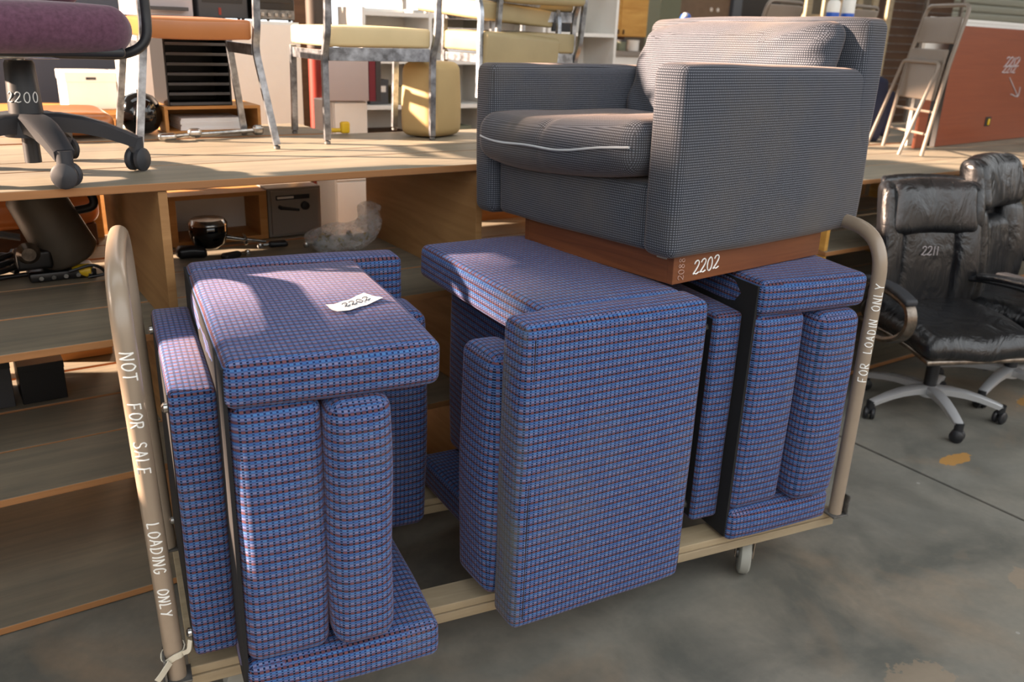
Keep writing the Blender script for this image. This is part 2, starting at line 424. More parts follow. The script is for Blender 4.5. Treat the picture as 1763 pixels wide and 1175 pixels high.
# ------------------------------------------------------------------ handwriting: strokes on a unit box
GL = {'2': [[(.05,.78),(.15,.95),(.35,1),(.52,.88),(.5,.65),(.3,.35),(.02,.05),(.15,.1),(.35,.02),(.62,.12)]],
 '0': [[(.3,1),(.1,.8),(.05,.45),(.15,.1),(.35,0),(.52,.2),(.55,.6),(.45,.9),(.28,1)]],
 '1': [[(.2,1),(.2,0)]], '8': [[(.5,.85),(.3,1),(.12,.82),(.3,.55),(.52,.3),(.35,0),(.1,.2),(.25,.5),(.5,.75),(.5,.85)]],
 'N': [[(.02,0),(.05,1)],[(.05,1),(.5,0)],[(.5,0),(.55,1)]], 'O': [[(.3,1),(.06,.75),(.05,.3),(.28,0),(.52,.25),(.55,.7),(.3,1)]],
 'T': [[(.28,1),(.3,0)],[(0,.98),(.6,1)]], 'F': [[(.05,0),(.05,1)],[(.05,1),(.5,1)],[(.05,.52),(.42,.52)]],
 'R': [[(.05,0),(.05,1)],[(.05,1),(.42,.95),(.48,.72),(.38,.52),(.05,.5)],[(.2,.5),(.55,0)]],
 'S': [[(.5,.88),(.3,1),(.1,.85),(.15,.6),(.45,.42),(.5,.15),(.28,0),(.03,.1)]],
 'A': [[(0,0),(.28,1)],[(.28,1),(.56,0)],[(.1,.35),(.46,.35)]], 'L': [[(.05,1),(.05,0)],[(.05,0),(.5,.04)]],
 'E': [[(.05,0),(.05,1)],[(.05,1),(.5,1)],[(.05,.52),(.42,.52)],[(.05,0),(.52,0)]],
 'D': [[(.05,0),(.05,1)],[(.05,1),(.38,.9),(.52,.55),(.4,.12),(.05,0)]], 'I': [[(.15,1),(.15,0)]],
 'G': [[(.5,.85),(.3,1),(.08,.75),(.06,.3),(.28,0),(.5,.15),(.5,.42)],[(.3,.42),(.55,.42)]],
 'Y': [[(0,1),(.28,.5)],[(.56,1),(.28,.5),(.26,0)]], '>': [[(0,1),(.8,0)],[(.35,.12),(.8,0),(.78,.5)]], '-': [[(.1,.5),(.5,.5)]]}
def handwriting(name, text, fn, h, w, mat, parent, adv=0.78, jit=0.0):
    """fn(s, t) maps along / up distances in metres onto the surface (already lifted a hair)."""
    mb = MB(); x = 0.0; rs = random.Random(len(text))
    for ch in text:
        if ch == ' ': x += h*0.62; continue
        a = 0.42 if ch in '1I' else adv; dy = rs.uniform(-jit, jit)*h; sl = 0.08
        for st in GL[ch]:
            pts = [(p.x, p.y) for p in smooth_path([(q[0], q[1], 0) for q in st], 6 if len(st) < 4 else 3)]
            tube(mb, [fn(x + (p[0]+sl*p[1])*h, p[1]*h + dy) for p in pts], w/2, 5)
        x += a*h
    return part(name, mb, mat, parent, label=None)

# ------------------------------------------------------------------ the building
fl = MB(); box(fl, (-15,-9,-0.2), (20,18,-0.02)); floor = struct(part('floor', fl, M_CLOTH, smooth=False))
for (x0, x1) in ((-15, 3.081), (3.095, 20)):                      # two pours with an open joint between them
    m = MB(); box(m, (x0,-9,-0.1), (x1,18,0.0), 0.003); part('slab', m, M_FLOOR, floor, smooth=False)
wb = MB()
for (lo, hi) in (((-14,9,0),(2.6,9.2,3.6)), ((2.6,9,0),(6.6,9.2,0.9)), ((2.6,9,2.9),(6.6,9.2,3.6)), ((6.6,9,0),(18,9.2,3.6))): box(wb, lo, hi)
M_WALL = plain('grey_block_wall', (120,118,112), 0.85, var=0.12, scale=2)
wall_back = struct(part('wall_back', wb, M_WALL, smooth=False))
m = MB()
for x in (2.62, 3.6, 4.6, 5.6, 6.58): box(m, (x-0.03,9.02,0.9), (x+0.03,9.1,2.9))
for z in (0.92, 1.9, 2.88): box(m, (2.6,9.02,z-0.025), (6.6,9.1,z+0.025))
win = struct(part('window_1', m, M_WHITE, smooth=False))
m = MB(); box(m, (17.8,-6,0), (18,9,3.6)); struct(part('wall_right', m, M_WALL, smooth=False))
m = MB(); box(m, (-14,-6,0), (-13.8,9,5.0)); struct(part('wall_left', m, M_WALL, smooth=False))  # out of view; raised to roof height to stop stray sun on the shelves
m = MB(); box(m, (-14,-6.2,0), (18,-6,3.2)); struct(part('light_block_wall_front', m, M_WALL, smooth=False))  # unseen wall added behind the camera to block low light from the front
M_ROOF = plain('roof_sheet', (150,148,140), 0.7, var=0.05)
m = MB(); box(m, (-14,-0.5,5.0), (-9.05,6.80,5.08)); box(m, (-9.05,-0.5,5.0), (-7.7,7.02,5.08)); box(m, (-7.7,-0.5,5.0), (-2.5,5.85,5.08)); box(m, (-2.5,-0.5,5.0), (4.5,2.3,5.08)); box(m, (-2.5,3.7,5.0), (4.5,5.85,5.08)); box(m, (4.5,-0.5,5.0), (18,5.85,5.08)); box(m, (-4.6,5.85,5.0), (18,9.2,5.08)); struct(part('sun_shaping_ceiling', m, M_ROOF, smooth=False))  # unseen roof; stepped edges and gaps shaped to place sun patches and skylight

# ------------------------------------------------------------------ shelving
def shelf_unit(label, x0, x1, y0, tops, rows, divs, group='timber shelving', wide_bottom=False, t=0.022, dmat=None, top_rows=None):
    u = thing('wooden_shelving_unit', label, 'shelving', (x0, y0, 0)); L = x1-x0
    rs = random.Random(int(x0*100)+int(y0*10))
    for li, z in enumerate(tops):
        rr = rows if not (wide_bottom and li == 0) else [(rows[0][0], rows[-1][1])]
        if li == len(tops)-1 and top_rows: rr = top_rows
        for (a, b) in rr:
            m = MB(); dz = rs.uniform(-0.0015, 0.0015)
            box(m, (0, a+0.001, z-t+dz), (L, b-0.004, z+dz), 0.003)
            part('plank', m, M_PLANK, u, smooth=False)
    D = rows[-1][1]
    for dx in divs:
        for i in range(len(tops)-1):
            m = MB(); box(m, (dx-x0, 0.012, tops[i]+0.0015), (dx-x0+0.023, D-0.01, tops[i+1]-t-0.0015), 0.001)
            part('divider', m, dmat or M_PLY, u, smooth=False)
    for dx in divs:                                              # short feet keep the bottom sheet off the floor
        m = MB(); box(m, (dx-x0, 0.03, 0.0), (dx-x0+0.038, D-0.03, tops[0]-t)); part('foot', m, M_PLY, u, smooth=False)
    return u
LV = [0.027, 0.405, 0.795, 1.193]
shelf_unit('long weathered plank shelving with plywood dividers behind the furniture cart', -1.45, 2.45, 2.335, LV,
           [(0,0.292),(0.297,0.582),(0.587,0.862)], (-1.45, -0.476, 0.487, 1.45, 2.425), wide_bottom=True, top_rows=[(0,0.282),(0.287,0.452),(0.457,0.632),(0.637,0.862)])
ru = thing('plank_rack', 'narrow rear plank rack carrying the oak cubby and black sorter', 'rack', (-1.45, 3.215, 0))
for z in LV:
    for (a_, b_) in ((0.0, 0.178), (0.183, 0.36)):
        m = MB(); box(m, (0, a_, z-0.022), (2.77, b_-0.003, z), 0.003); part('plank', m, M_PLANK, ru, smooth=False)
for x in (0.0, 0.974, 1.937, 2.73):
    for i in range(3):
        m = MB(); box(m, (x, 0.30, LV[i]+0.001), (x+0.038, 0.338, LV[i+1]-0.0225), 0.002); part('post', m, M_PLYY, ru, smooth=False)
    m = MB(); box(m, (x, 0.02, 0), (x+0.038, 0.338, LV[0]-0.0225)); part('foot', m, M_PLY, ru, smooth=False)
shelf_unit('lower plank shelving behind the black leather chairs on the right', 3.37, 8.2, 2.40, [0.027, 0.345, 0.685, 1.003],
           [(0,0.292),(0.297,0.582),(0.587,0.862)], (3.37, 4.9, 6.5, 8.17), dmat=M_PLYY)
shelf_unit('rear row of the right-hand shelving under the folding chairs', 3.37, 8.2, 3.285, [0.027, 0.345, 0.685, 1.003],
           [(0,0.292),(0.297,0.582),(0.587,0.862)], (3.37, 4.9, 6.5, 8.17))

# ------------------------------------------------------------------ platform cart
TH = math.radians(-9.3); CT, ST = math.cos(TH), math.sin(TH)
DZ = 0.20
CART = Vector((0.30, 1.715, 0.0))
cart = thing('platform_cart', 'low wooden platform cart with tan steel end handles under the blue chairs', 'cart', CART, TH)
CL, CD = 1.97, 0.60
def cart_w(x, y, z): return Vector((CART.x + x*CT - y*ST, CART.y + x*ST + y*CT, z))
for y in (0.0, CD-0.085):                                       # open timber frame: side rails in two layers, cross rails
    for z0, z1, e in ((DZ-0.022, DZ, 0.0), (DZ-0.05, DZ-0.0235, -0.004)):
        m = MB(); box(m, (0.02, y+e, z0), (CL-0.02, y+0.085+e, z1), 0.002); part('deck_rail', m, M_DECK, cart, smooth=False)
for x, w in ((0.02, 0.14), (0.40, 0.09), (1.10, 0.09), (CL-0.16, 0.14)):
    m = MB(); box(m, (x, 0.087, DZ-0.022), (x+w, CD-0.087, DZ), 0.002); part('cross_rail', m, M_DECK, cart, smooth=False)
def caster(x, y, ang):
    m = MB(); lathe(m, [(0.012,-0.018),(0.058,-0.018),(0.066,-0.012),(0.067,0),(0.066,0.012),(0.058,0.018),(0.012,0.018)], 28, M=Matrix.Rotation(PI/2, 4, 'X'))
    w = part('wheel', m, M_RUBBER, cart, loc=(x, y, 0.067), rot=(0, 0, ang))
    m = MB(); lathe(m, [(0.0,-0.024),(0.02,-0.024),(0.02,0.024),(0,0.024)], 14, M=Matrix.Rotation(PI/2, 4, 'X')); part('hub', m, M_STEEL, w)
    m = MB()
    for s in (-1, 1):
        pr = [(-0.03,0.075),(0.03,0.075),(0.014,-0.012),(-0.014,-0.012)]
        prism(m, pr, s*0.027-0.0015, s*0.027+0.0015, Matrix.Rotation(PI/2, 4, 'X'))
    box(m, (-0.04,-0.034,0.075), (0.04,0.034,0.083)); part('caster_fork', m, M_TAN, w)
caster(0.16, 0.10, 0.3); caster(0.16, CD-0.1, -0.4); caster(CL-0.30, 0.07, 0.95); caster(CL-0.18, CD-0.1, 0.8)
def handle(x, lean, y0, y1, top, x2=None):
    x2 = x if x2 is None else x2
    m = MB(); r = 0.0205
    pts = bend([(x, y0, DZ+0.0), (x+lean*0.85, y0, top-0.01), ((x+x2)/2+lean, (y0+y1)/2, top), (x2+lean*0.85, y1, top-0.01), (x2, y1, DZ)], 0.13, 10)
    pts = [p for i, p in enumerate(pts)]
    tube(m, pts, r, 18)
    h = part('end_handle', m, M_TAN, cart)
    for y, x in ((y0, x), (y1, x2)):
        b = MB(); s = -1 if x < 1 else 1
        box(b, (x-0.03, y-0.028, DZ), (x+0.03, y+0.028, DZ+0.006), 0.001); box(b, (x+s*0.021, y-0.028, DZ+0.006), (x+s*0.026, y+0.028, DZ+0.07), 0.001)
        part('socket', b, M_STEEL, h)
    return h
hl = handle(-0.008, -0.032, -0.02, 0.525, 1.125, 0.012)
hr = handle(CL-0.036, 0.0, -0.017, 0.53, 1.105)
def on_tube(p0, d, face, r, s0, flip=1):
    """Writing along a straight tube: s runs along d, t wraps round it, centred on the face direction."""
    d = Vector(d).normalized(); face = Vector(face); face = (face - d*face.dot(d)).normalized(); side = face.cross(d)*flip
    def fn(s, t):
        a = (t - 0.0)/r
        return Vector(p0) + d*(s+s0) + (face*math.cos(a) + side*math.sin(a))*(r+0.0004)
    return fn
def leg_fn(x, y, lean, top, down, face, s0, toff):
    a = Vector((x+lean*0.85, y, top-0.01)); b = Vector((x, y, DZ)); d = (b-a) if down else (a-b)
    base = a if down else b
    f = on_tube(base, d, face, 0.0205, s0)
    return lambda s, t: f(s, t+toff)
facv = Matrix.Rotation(-TH, 3, 'Z') @ Vector((-0.15, -1, 0))
for txt, s0, hgt in (('NOT', 0.125, 0.026), ('FOR', 0.232, 0.024), ('SALE', 0.315, 0.024), ('LOADING', 0.503, 0.024), ('ONLY', 0.665, 0.023)):
    handwriting('lettering', txt, leg_fn(-0.008, -0.02, -0.032, 1.125, True, facv, s0, -0.013), hgt, 0.0032, M_CHALK, hl, adv=0.82, jit=0.06)
facr = Matrix.Rotation(-TH, 3, 'Z') @ Vector((-0.75, -1, 0))
for txt, s0, hgt in (('FOR', 0.455, 0.026), ('LOADIN', 0.545, 0.024), ('ONLY', 0.675, 0.026)):
    handwriting('lettering', txt, leg_fn(CL-0.036, -0.017, 0.0, 1.105, False, facr, s0, -0.013), hgt, 0.0032, M_CHALK, hr, adv=0.82, jit=0.06)
# strip of tape tied round the handle foot
m = MB(); a = Vector((-0.010, -0.02, 0.268))
tube(m, [a+Vector((0.0235*math.cos(2*PI*i/20), 0.0235*math.sin(2*PI*i/20), 0.010*math.cos(2*PI*i/20)+0.004*math.sin(6*PI*i/20))) for i in range(20)], 1, closed=True, prof=rectprof(0.008, 0.0012))
tube(m, smooth_path([a+Vector((0.018,-0.018,0.006)), a+Vector((0.03,-0.03,0.02)), a+Vector((0.035,-0.03,0.045))], 5), 1, prof=rectprof(0.005, 0.001))
tube(m, smooth_path([a+Vector((-0.01,-0.024,-0.006)), a+Vector((-0.03,-0.04,-0.022)), a+Vector((-0.04,-0.045,-0.03))], 5), 1, prof=rectprof(0.009, 0.001), up=(0,0,1))
part('tape_strip', m, M_TAPE, hl, smooth=False)

# ------------------------------------------------------------------ blue lounge chairs, each lying on its side
# local frame: x = the chair's up, y = from its front to its back, z = across its width
CW, CDp, HA, HB, TA, TB = 0.79, 0.785, 0.405, 0.525, 0.098, 0.105
def lounge_chair(label, loc, rotz, seed=0, HA=0.405, HB=0.525, rec=0.125, cdx=0.0, bmat=None):
    c = thing('lounge_chair', label, 'lounge chair', loc, rotz, 'blue lounge chairs lying on the cart')
    for z in (0, CW-TA):
        m = MB(); softbox(m, (HA/2, (CDp-TB)/2+0.004, z+TA/2), (HA/2, (CDp-TB)/2+0.004, TA/2), 0.022, 3, (7,12,2), (0.006,0.012,0.006), 0.0022, 11, seed+int(z*10))
        part('arm', m, M_BLUE, c)
    m = MB(); softbox(m, (HB/2, CDp-TB/2, CW/2), (HB/2, TB/2, CW/2), 0.02, 3, (8,2,12), (0.006,0.008,0.004), 0.002, 10, seed+3)
    bk = part('back', m, bmat or M_BLUE, c)
    m = MB()                                                      # welt seams of the back panel
    for (zz, xx) in ((0.004, None),):
        pass
    e = CDp+0.0015; q = 0.024
    tube(m, [(HB-q-0.002, e, 0.03), (HB-q-0.002, e, CW-0.03)], 0.0016, 6)
    part('seam', m, M_CLOTH, bk)
    m = MB(); softbox(m, (0.093, 0.31, CW/2), (0.089, 0.305, CW/2-TA+0.004), 0.03, 3, (4,6,10), (0.006,0.014,0), 0.0025, 10, seed+5)
    part('seat_rail', m, M_BLUE, c)
    m = MB(); softbox(m, (0.253+cdx, 0.293, CW/2), (0.066+cdx*0.4, 0.315, CW/2-TA-0.002), 0.036, 4, (4,7,12), (0.016,0.014,0.0), 0.003, 9, seed+8)
    part('seat_cushion', m, M_BLUE, c)
    m = MB(); softbox(m, ((HA+HB)/2+0.012, CDp-TB-0.088, 0.355), ((HB-HA)/2+0.004, 0.082, 0.325), 0.03, 4, (3,4,12), (0.012,0.014,0.004), 0.003, 9, seed+9)
    part('back_cushion', m, M_BLUE, c)
    m = MB(); box(m, (-0.004, 0.012, 0.012), (0.004, CDp-0.012, CW-0.012)); part('dust_cover', m, M_CLOTH, c, smooth=False)
    m = MB(); softbox(m, (-0.049, rec+0.29, 0.375), (0.046, 0.29, 0.318), 0.012, 2, (2,6,6), (0,0.004,0.004), 0.001, 10, seed+11)
    pl = part('base', m, M_BLUE, c)
    m = MB(); box(m, (-0.0965, rec+0.012, 0.07), (-0.0955, rec+0.568, 0.68)); part('base_cover', m, M_CLOTH, pl, smooth=False)
    for (y, z) in ((rec+0.035,0.1),(rec+0.035,0.65),(rec+0.535,0.1),(rec+0.535,0.65)):
        m = MB(); lathe(m, [(0,0),(0.011,0),(0.011,0.008),(0.006,0.012),(0,0.012)], 12, M=Matrix.Translation((-0.096,y,z)) @ Matrix.Rotation(-PI/2, 4, 'Y')); part('glide', m, M_BRIGHT, pl)
    return c
lounge_chair('blue woven lounge chair on its side nearest the left handle, paper tag on top', (0.398, 1.522, DZ+0.003), TH, 1, HA=0.432, HB=0.56, rec=0.13)
BY = math.radians(-4.0)                                          # this one stands a little askew on the deck
big = lounge_chair('blue woven lounge chair on its side showing its broad flat back', (1.540, 1.395, DZ+0.003), BY+PI, 20, HA=0.425, rec=0.02, bmat=M_BLUEW)
# turned about: its back faces the aisle, so shift it to keep that face at the deck edge
o = Vector((1.540, 1.395, 0)); v = Vector((-math.sin(BY), math.cos(BY), 0)); big.location = (o + v*CDp) + Vector((0,0,DZ+0.003))
lounge_chair('blue woven lounge chair on its side at the right handle, black underside showing', (0.30+1.505*CT+0.03*ST, 1.715+1.505*ST-0.03*CT, DZ+0.003), TH, 40, HA=0.378, rec=0.055, cdx=0.03)

# paper tag
m = MB(); nx, ny = 8, 4; vs = []; fs = []
Q = [Vector((-0.068,-0.033,0)), Vector((0.068,0.004,0)), Vector((0.045,0.058,0)), Vector((-0.07,0.025,0))]
for j in range(ny+1):
    for i in range(nx+1):
        u, w2 = i/nx, j/ny
        q = (Q[0]*(1-u)+Q[1]*u)*(1-w2) + (Q[3]*(1-u)+Q[2]*u)*w2
        vs.append((q.x + (0.004*math.sin(j*5.1) if i in (0, nx) else 0), q.y + 0.002*math.sin(u*17), 0.006*abs(2*u-1)**3 + 0.0015))
for j in range(ny):
    for i in range(nx):
        a = j*(nx+1)+i; fs.append([a, a+1, a+nx+2, a+nx+1])
b = len(vs); vs += [(x,y,z-0.0006) for x,y,z in vs]; fs += [[i+b for i in reversed(f)] for f in fs[:]]
m.add(vs, fs)
pt = tag(part('paper_tag', m, M_PAPER, loc=(0.757, 1.722, DZ+CW+0.011), rot=(0, 0, 0.1)), 'torn white paper tag lying on the left blue chair', 'paper tag')
handwriting('lettering', '2202', lambda s, t: Vector((-0.033+s, -0.004+t*0.9+s*0.2, 0.0034+0.006*(abs(-0.033+s)/0.068)**3+0.001*(s/0.06))), 0.026, 0.0022, M_INK, pt, adv=0.75)

# ------------------------------------------------------------------ grey armchair on top
GA = math.radians(4.0)
ZT = DZ+CW+0.011
G = thing('armchair', 'grey woven armchair on a red-brown wooden plinth stacked on the blue chairs', 'armchair', (1.527, 1.52, ZT), rot=(math.radians(-1.25), 0, GA))
P0 = 0.075                                                       # plinth height; x runs to its back, y to its far side
for nm, lo, hi in (('plinth_board', (0,0,0), (0.635,0.02,P0)), ('plinth_board', (0,0.58,0), (0.635,0.6,P0)),
                   ('plinth_board', (0,0.02,0), (0.02,0.58,P0)), ('plinth_board', (0.615,0.02,0), (0.635,0.58,P0))):
    m = MB(); box(m, lo, hi, 0.0015); part(nm, m, M_PLINTH, G, smooth=False)
fx = lambda p: Vector((p.x, p.y, p.z))
bx0, bx1, by0, by1 = -0.052, 0.755, -0.032, 0.795
ah, bh = 0.446, 0.585
def arm_fn(side):
    def f(p):                                                    # arms rise a little towards the front and lean out
        return (p.x, p.y, p.z + (0.006 if p.z > 0 else 0)*(1 - p.x/0.4))
    return f
for (ya, yb, sd, ah) in ((by0, by0+0.105, 1, 0.446), (by1-0.095, by1, 2, 0.428)):
    m = MB(); softbox(m, ((bx0+bx1)/2+0.01, (ya+yb)/2, P0+ah/2), ((bx1-bx0)/2+0.01, (yb-ya)/2, ah/2), 0.026, 3, (10,2,7), (0.008,0.006,0.008), 0.002, 9, sd, fn=arm_fn(sd))
    part('arm', m, M_GREY, G)
def back_fn(p):
    k = (p.z+bh/2)/bh; return (p.x + 0.035*k, p.y, p.z)
m = MB(); softbox(m, (bx1-0.055, (by0+by1)/2, P0+bh/2), (0.06, (by1-by0)/2-0.003, bh/2), 0.03, 3, (2,10,8), (0.012,0.004,0.01), 0.002, 8, 5, fn=back_fn)
part('back', m, M_GREY, G)
m = MB(); softbox(m, (0.275, 0.382, P0+0.088), (0.31, 0.312, 0.086), 0.02, 3, (5,7,3), (0.016,0,0), 0.002, 9, 6)
part('front_rail', m, M_GREY, G)
def sag_fn(p):
    s = (p.y/0.315); p = p + Vector((0.004*math.exp(-((p.y-0.03)/0.012)**2) if p.x < -0.2 else 0, 0, -0.006*math.exp(-((p.y-0.03+0.1*(p.x+0.3))/0.016)**2) if p.z > 0 else 0)); return (p.x, p.y, p.z + 0.022*s*s - 0.012 + (0.028 if p.x > 0 else 0.028)*(-p.y/0.63))
m = MB(); softbox(m, (0.215, 0.40, P0+0.24), (0.31, 0.33, 0.066), 0.05, 5, (8,40,3), (0.016,0.004,0.02), 0.004, 8, 7, fn=sag_fn)
sc = part('seat_cushion', m, M_GREY, G)
m = MB(); pts = []
for i in range(25):
    y = -0.315+0.61*i/24; s = y/0.33
    pts.append((0.215-0.31-0.0155*max(0,1-s*s)**0.6-0.001, 0.40+y, P0+0.24+0.022*s*s-0.012-0.028*y/0.63 + 0.004 + 0.003*math.sin(y*22)))
tube(m, pts, 0.0032, 8); part('piping', m, plain('pale_piping', (176,180,184), 0.7, var=0.1), sc)
def pil_fn(p):
    k = (p.z+0.17)/0.34; near = min(1, max(0, (0.02-p.y)/0.3)); far = min(1, max(0, (p.y-0.1)/0.24))
    fold = 0.007*near*math.sin((p.z*1.0 + p.y*0.38)*95) + 0.006*far*math.sin((p.z - p.y*0.9)*60)
    return (p.x + 0.105*k + (fold if p.x < 0 else 0), p.y - 0.02*near*max(0, 0.5-k) , p.z + 0.004*math.sin(p.y*14) - 0.02*far*max(0, k-0.6))
m = MB(); softbox(m, (0.535, 0.375, P0+0.397), (0.058, 0.352, 0.172), 0.05, 5, (4,26,18), (0.042,0.004,0.006), 0.003, 12, 9, fn=pil_fn)
part('back_cushion', m, M_GREY, G)
m = MB(); box(m, (-0.0045, 0.022, P0-0.012), (-0.001, 0.055, P0+0.004)); part('care_tag', m, M_TAG, G, smooth=False)
handwriting('lettering', '2202', lambda s, t: Vector((0.075+s, -0.001, 0.016+t+s*0.06)), 0.036, 0.0036, M_CHALK, G, adv=0.72)
handwriting('lettering', '2088', lambda s, t: Vector((0.04-t, -0.001, 0.008+s)), 0.021, 0.0024, M_FADED, G, adv=0.72)

# ------------------------------------------------------------------ swivel-chair pieces
def star_base(root, arms, R, z_hub, z_tip, mat, mat_c, wr=0.028, armw=0.026, prof_h=0.016, hubr=0.045):
    """Five arms with a twin-wheel caster under each tip, in the chair's own frame."""
    m = MB(); lathe(m, [(0.0,z_hub-0.03),(hubr,z_hub-0.03),(hubr,z_hub+0.012),(hubr*0.75,z_hub+0.022),(0,z_hub+0.022)], 20); part('hub', m, mat, root)
    for a in arms:
        d = Vector((math.cos(a), math.sin(a), 0)); m = MB()
        pts = [d*(R*t) + Vector((0,0,z_hub + (z_tip-z_hub)*(t**1.7) + 0.012*math.sin(PI*t))) for t in (0.1,0.3,0.5,0.7,0.9,1.0)]
        tube(m, pts, [1.25,1.15,1.05,0.95,0.85,0.8], prof=[(prof_h,armw*0.7),(prof_h*0.7,armw),(-prof_h,armw*0.8),(-prof_h,-armw*0.8),(prof_h*0.7,-armw),(prof_h,-armw*0.7)], up=(0,0,1))
        ar = part('base_arm', m, mat, root)
        m = MB(); q = d*R; cyl(m, q+Vector((0,0,z_tip-0.028)), q+Vector((0,0,z_tip+0.012)), 0.019, 12); part('caster_stem', m, mat_c, ar)
        sw = a + 0.9
        for s in (-1, 1):
            m = MB(); lathe(m, [(0,-0.009),(wr*0.85,-0.009),(wr,-0.004),(wr,0.005),(wr*0.8,0.01),(0,0.012)], 20,
                            M=Matrix.Translation((q.x, q.y, wr)) @ Matrix.Rotation(sw, 4, 'Z') @ Matrix.Translation((0, s*0.014, 0)) @ Matrix.Rotation(-s*PI/2, 4, 'X'))
            part('caster_wheel', m, mat_c, ar)
        m = MB(); softbox(m, (q.x, q.y, wr*1.45), (0.013, 0.013, wr*0.62), 0.006, 2); part('caster_hood', m, mat_c, ar)

# ------------------------------------------------------------------ plum office chair on the shelf
T1 = 1.1955
oc = thing('office_chair', 'plum fabric office chair with dusty black star base on the shelf', 'office chair', (0.237, 2.575, T1))
star_base(oc, [math.radians(a) for a in (-80, -8, 64, 136, 208)], 0.25, 0.128, 0.078, M_DUSTYPL, M_DUSTYPL, 0.031, 0.03, 0.02, 0.06)
m = MB(); lathe(m, [(0,0.135),(0.041,0.135),(0.035,0.275),(0.031,0.283),(0,0.283)], 28); col = part('column_cover', m, M_PLASTIC, oc)
m = MB(); cyl(m, (0,0,0.03), (0,0,0.1), 0.02); part('gas_spring', m, M_PLASTIC, oc)
m = MB(); cyl(m, (0,0,0.283), (0,0,0.302), 0.014); box(m, (-0.09,-0.05,0.288), (0.09,0.05,0.302), 0.004); part('tilt_mechanism', m, M_BRIGHT, oc)
m = MB(); softbox(m, (0,0,0.362), (0.25,0.245,0.052), 0.05, 5, (6,6,2), (0.012,0.012,0.012), 0.002, 8, 2, fn=lambda p: (p.x*(1-0.12*(p.x/0.25)**2*(p.y/0.245)**2), p.y*(1-0.12*(p.x/0.25)**2*(p.y/0.245)**2), p.z)); part('seat', m, M_PURPLE, oc)
m = MB(); softbox(m, (0,0,0.312), (0.215,0.21,0.012), 0.01, 2, (2,2,1)); part('seat_pan', m, M_PLASTIC, oc)
m = MB(); softbox(m, (-0.02,0.25,0.66), (0.21,0.04,0.24), 0.038, 4, (5,2,6), (0.01,0.012,0.01), 0.002, 8, 3); part('backrest', m, M_PURPLE, oc)
for s in (-1, 1):
    m = MB(); tube(m, smooth_path([(0.02*s,-0.03,0.303),(0.15*s,-0.06,0.302),(0.235*s,-0.08,0.305),(0.285*s,-0.085,0.335),(0.297*s,-0.08,0.40),(0.292*s,-0.07,0.50),(0.29*s,0.0,0.56),(0.285*s,0.14,0.565)], 6), 0.0125, 12); part('arm_loop', m, M_PLASTIC, oc)
m = MB(); cyl(m, (0,0.2,0.31), (0,0.25,0.46), 0.018); part('back_bracket', m, M_PLASTIC, oc)
def on_col(s, t):
    a = math.radians(-160) + (s)/0.039; z = 0.183+t
    return Vector((0.0452*math.cos(a), 0.0452*math.sin(a), z)) * 1.0 if False else Vector(((0.0411-0.043*(z-0.135)+0.0006)*math.cos(a), (0.0411-0.043*(z-0.135)+0.0006)*math.sin(a), z))
handwriting('lettering', '2200', on_col, 0.025, 0.0026, M_CHALK, col, adv=0.84)

# ------------------------------------------------------------------ metal-framed chairs on the shelf
def frame_chair(label, loc, rotz, seat_mat, wdt, dep, seat_h, cush=0.055, post=0.80, splay=0.0, group='chrome framed vinyl chairs', rot=None, flat=0.0105):
    """x across, +y to its front (it stands with its back to the aisle); posts at y=0 carry the backrest."""
    c = thing('vinyl_chair', label, 'chair', loc, rotz, group, rot)
    P = rectprof(0.008, flat)
    for x, s in ((0, -1), (wdt, 1)):
        m = MB(); tube(m, bend([(x+s*splay, -splay*0.6, 0.012), (x, 0, seat_h-0.04), (x, -0.03, seat_h+0.02), (x, -0.07, post)], 0.05, 4), 1, prof=P, up=(0,1,0)); lg = part('rear_leg', m, M_CHROME, c)
        g = MB(); lathe(g, [(0,0),(0.011,0),(0.011,0.008),(0,0.012)], 10, (x+s*splay, -splay*0.6, 0)); part('foot_glide', g, M_STEEL, lg)
        m = MB(); tube(m, [(x+s*splay, dep+splay*0.4, 0.012), (x, dep-0.02, seat_h-0.02)], 1, prof=P, up=(0,1,0)); lg = part('front_leg', m, M_CHROME, c)
        g = MB(); lathe(g, [(0,0),(0.011,0),(0.011,0.008),(0,0.012)], 10, (x+s*splay, dep+splay*0.4, 0)); part('foot_glide', g, M_STEEL, lg)
        m = MB(); box(m, (x-0.006, 0.02, seat_h-0.062), (x+0.006, dep-0.03, seat_h-0.028), 0.001); part('side_rail', m, M_CHROME, c, smooth=False)
    if splay == 0: m = MB(); box(m, (0.014, -0.006, seat_h-0.062), (wdt-0.014, 0.006, seat_h-0.018), 0.001); part('back_rail', m, M_CHROME, c, smooth=False)
    m = MB(); softbox(m, (wdt/2, dep/2+0.01, seat_h+cush/2-0.012), (wdt/2-0.012, dep/2+0.02, cush/2+0.003), 0.010, 3, (6,6,1), (0.003,0.004,0.006), 0.0012, 12, int(wdt*100)); part('seat', m, seat_mat, c)
    m = MB(); softbox(m, (wdt/2, -0.052, post-0.14), (wdt/2-0.01, 0.02, 0.12), 0.016, 3, (5,2,3), (0,0.006,0.006)); part('backrest', m, seat_mat, c)
    return c
frame_chair('caramel brown vinyl chair with splayed chrome legs beside the plum office chair', (0.60, 2.885, T1), math.radians(-2), M_BROWN, 0.335, 0.34, 0.352, 0.052, 0.78, 0.045)
frame_chair('beige vinyl chair with flat chrome frame standing upright beside the tan backrest', (1.182, 2.910, T1), math.radians(0), M_BEIGE, 0.415, 0.315, 0.338, 0.058, 0.80, 0.0)
frame_chair('khaki vinyl chair with chrome frame behind the grey armchair, bottom of its stack', (2.065, 3.24, 1.0), math.radians(2), M_KHAKI, 0.45, 0.40, 0.515, 0.075, 0.96, 0.0)
